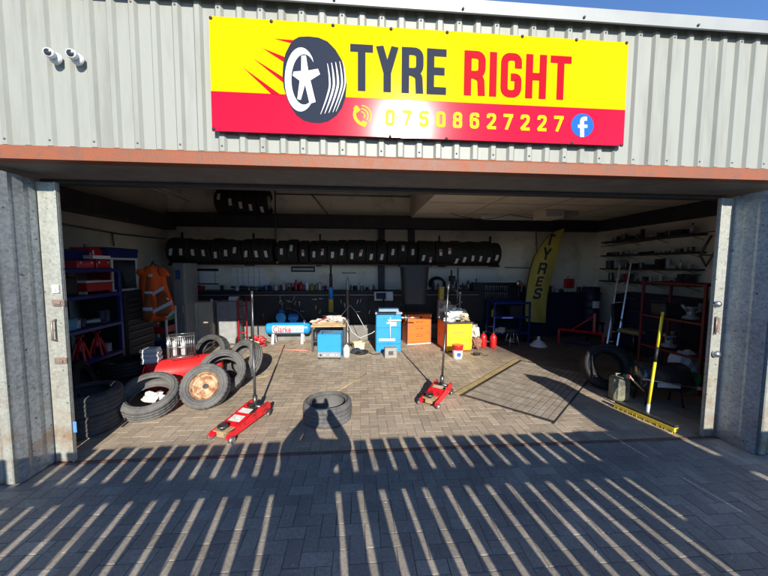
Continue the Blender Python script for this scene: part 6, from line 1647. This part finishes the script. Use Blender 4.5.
# body (one continuous surface): pelvis, spine, neck, head, arms, legs
wrL, wrR = Vector((rx-.09, .20, 1.76)), Vector((rx+.09, .20, 1.76))
elL = Vector((G(283, 437).x+.1319*(G(283, 437).y-PY)-PX+.03, .10, 1.42)); elR = Vector((G(349, 437).x+.1319*(G(349, 437).y-PY)-PX-.03, .10, 1.42))
V = [(0, 0, .95), (0, .0, 1.15), (0, .0, 1.34), (0, .0, 1.47), (0, .01, hd-.09), (0, .02, hd), (0, .01, hd+.09),
     (-.18, 0, 1.43), tuple(elL), tuple(wrL), (.18, 0, 1.43), tuple(elR), tuple(wrR),
     (-.10, 0, .88), (-.12, .02, .50), (-.12, -.02, .10), (-.12, .14, .04), (.10, 0, .88), (.12, .03, .50), (.13, -.02, .10), (.13, .14, .04)]
Eg = [(0, 1), (1, 2), (2, 3), (3, 4), (4, 5), (5, 6), (3, 7), (7, 8), (8, 9), (3, 10), (10, 11), (11, 12), (0, 13), (13, 14), (14, 15), (15, 16), (0, 17), (17, 18), (18, 19), (19, 20)]
Rd = [(.16, .11), (.14, .10), (.17, .11), (.11, .09), .055, (.078, .095), (.06, .075), .06, .045, .028, .06, .045, .028, .09, .06, .04, .035, .09, .06, .04, .035]
skin_obj('body', V, Eg, Rd, m_skin, ps)
J = [(0, 0, .74), (0, .0, 1.15), (0, .0, 1.33), (0, .0, 1.45), (-.19, 0, 1.43), tuple(elL), tuple(wrL-Vector((0, .0, .05))), (.19, 0, 1.43), tuple(elR), tuple(wrR-Vector((0, .0, .05)))]
skin_obj('jacket', J, [(0, 1), (1, 2), (2, 3), (3, 4), (4, 5), (5, 6), (3, 7), (7, 8), (8, 9)], [(.27, .17), (.25, .16), (.24, .15), (.13, .11), .10, .075, .05, .10, .075, .05], m_jacket, ps)
skin_obj('trousers', [(0, 0, .96), (-.10, 0, .86), (-.12, .02, .50), (-.12, -.02, .11), (.10, 0, .86), (.12, .03, .50), (.13, -.02, .11)], [(0, 1), (1, 2), (2, 3), (0, 4), (4, 5), (5, 6)], [.13, .11, .085, .068, .11, .085, .068], M('denim', (.04, .06, .12), .9), ps)
for s in (-1, 1): skin_obj('shoe', [(s*.12, -.05, .05), (s*.12, .06, .05), (s*.13, .17, .04)], [(0, 1), (1, 2)], [.05, .052, .042], m_black, ps)
m = MB(); m.lathe([(0, .14), (.05, .13), (.085, .09), (.098, .03), (.095, -.03), (.085, -.06)], 24, T=RT((0, -.01, hd+.02))); m.build('hair', M('brown_hair', (.05, .03, .02), .8, 0, .3, 40), ps)
fc = MB()
fc.lathe([(0, .016), (.011, .012), (.014, 0)], 10, T=RT((0, .105, hd-.02), R_(-70)))
for s in (-1, 1): fc.lathe([(.01, -.006), (.02, 0), (.012, .006)], 10, closed=True, T=RT((s*.085, .01, hd-.01), 0, R_(90)))
fc.build('face', m_skin, ps)
for s in (-1, 1): m = MB(); m.lathe([(0, .008), (.008, .006), (.011, 0)], 10, T=RT((s*.032, .096, hd+.012), R_(-90))); m.build('eye', m_glass, ps)
m = MB(); m.tube([(-.022, .096, hd-.058), (0, .103, hd-.06), (.022, .096, hd-.058)], .005, 8); m.build('mouth', m_pink, ps)
for s, wv in ((-1, wrL), (1, wrR)):
    # palm + five fingers curled round the phone edge
    b0 = wv; V = [tuple(b0), tuple(b0+Vector((-s*.005, .025, .05)))]; Eg = [(0, 1)]; Rd = [.026, (.036, .018)]
    for k in range(4):
        z_ = .035+k*.019; i0 = len(V); ln = (.9, 1., .95, .78)[k]
        V += [tuple(b0+Vector((-s*.004, .035, z_))), tuple(b0+Vector((-s*.012, .035+.028*ln, z_+.004))), tuple(b0+Vector((-s*.034, .035+.030*ln, z_+.006))), tuple(b0+Vector((-s*.05*ln, .035+.022, z_+.006)))]
        Eg += [(1, i0), (i0, i0+1), (i0+1, i0+2), (i0+2, i0+3)]; Rd += [.0095, .009, .0085, .0075]
    i0 = len(V); V += [tuple(b0+Vector((-s*.015, .005, .03))), tuple(b0+Vector((-s*.035, -.002, .055))), tuple(b0+Vector((-s*.048, .008, .075)))]
    Eg += [(1, i0), (i0, i0+1), (i0+1, i0+2)]; Rd += [.012, .010, .009]
    skin_obj('hand', V, Eg, Rd, m_skin, ps)
ph = thing('phone', 'black mobile phone held sideways in two raised hands', 'phone', (EYE.x, EYE.y-.03, EYE.z-.02))
m = MB(); m.box(-.08, .08, -.004, .004, -.038, .038, .003); m.build('case', m_black, ph)
m = MB(); m.box(-.074, .074, -.0052, -.0041, -.034, .034, 0); m.build('screen', m_glass, ph)

# ------------------------------------------------------------------ camera, light, world
cam = bpy.data.cameras.new('Camera'); co = bpy.data.objects.new('Camera', cam); COL.objects.link(co)
cam.sensor_width = 36; cam.sensor_fit = 'HORIZONTAL'; cam.lens = 36*CF/768; cam.clip_start = .01; cam.clip_end = 2000
Mx = Matrix((( _R.x, _U.x, -_F.x), (_R.y, _U.y, -_F.y), (_R.z, _U.z, -_F.z))).to_4x4(); Mx.translation = EYE
co.matrix_world = Mx
scene.camera = co
sl = bpy.data.lights.new('Sun', 'SUN'); sl.energy = 4.4; sl.angle = R_(.3); sl.color = (1, .93, .82)
so = bpy.data.objects.new('Sun', sl); COL.objects.link(so)
so.rotation_euler = SUN.to_track_quat('-Z', 'Y').to_euler(); so.location = (2, -10, 8)
w = bpy.data.worlds.new('World'); scene.world = w; w.use_nodes = True; nt = w.node_tree
bg = nt.nodes['Background']; st = nt.nodes.new('ShaderNodeTexSky'); st.sky_type = 'NISHITA'; st.sun_disc = False
st.sun_elevation = math.asin(-SUN.z); st.sun_rotation = math.atan2(-SUN.x, -SUN.y); st.air_density = 1.0; st.dust_density = .3; st.ozone_density = 6.0; st.altitude = 2500; st.dust_density = .0
nt.links.new(st.outputs['Color'], bg.inputs['Color']); bg.inputs['Strength'].default_value = .15
vs_ = scene.view_settings; vs_.view_transform = 'Standard'; vs_.look = 'None'; vs_.gamma = 1; vs_.use_curve_mapping = False; vs_.exposure = .85
scene.render.engine = 'CYCLES'
scene.cycles.max_bounces = 8; scene.cycles.diffuse_bounces = 8; scene.cycles.use_denoising = True
scene.cycles.sample_clamp_indirect = 8
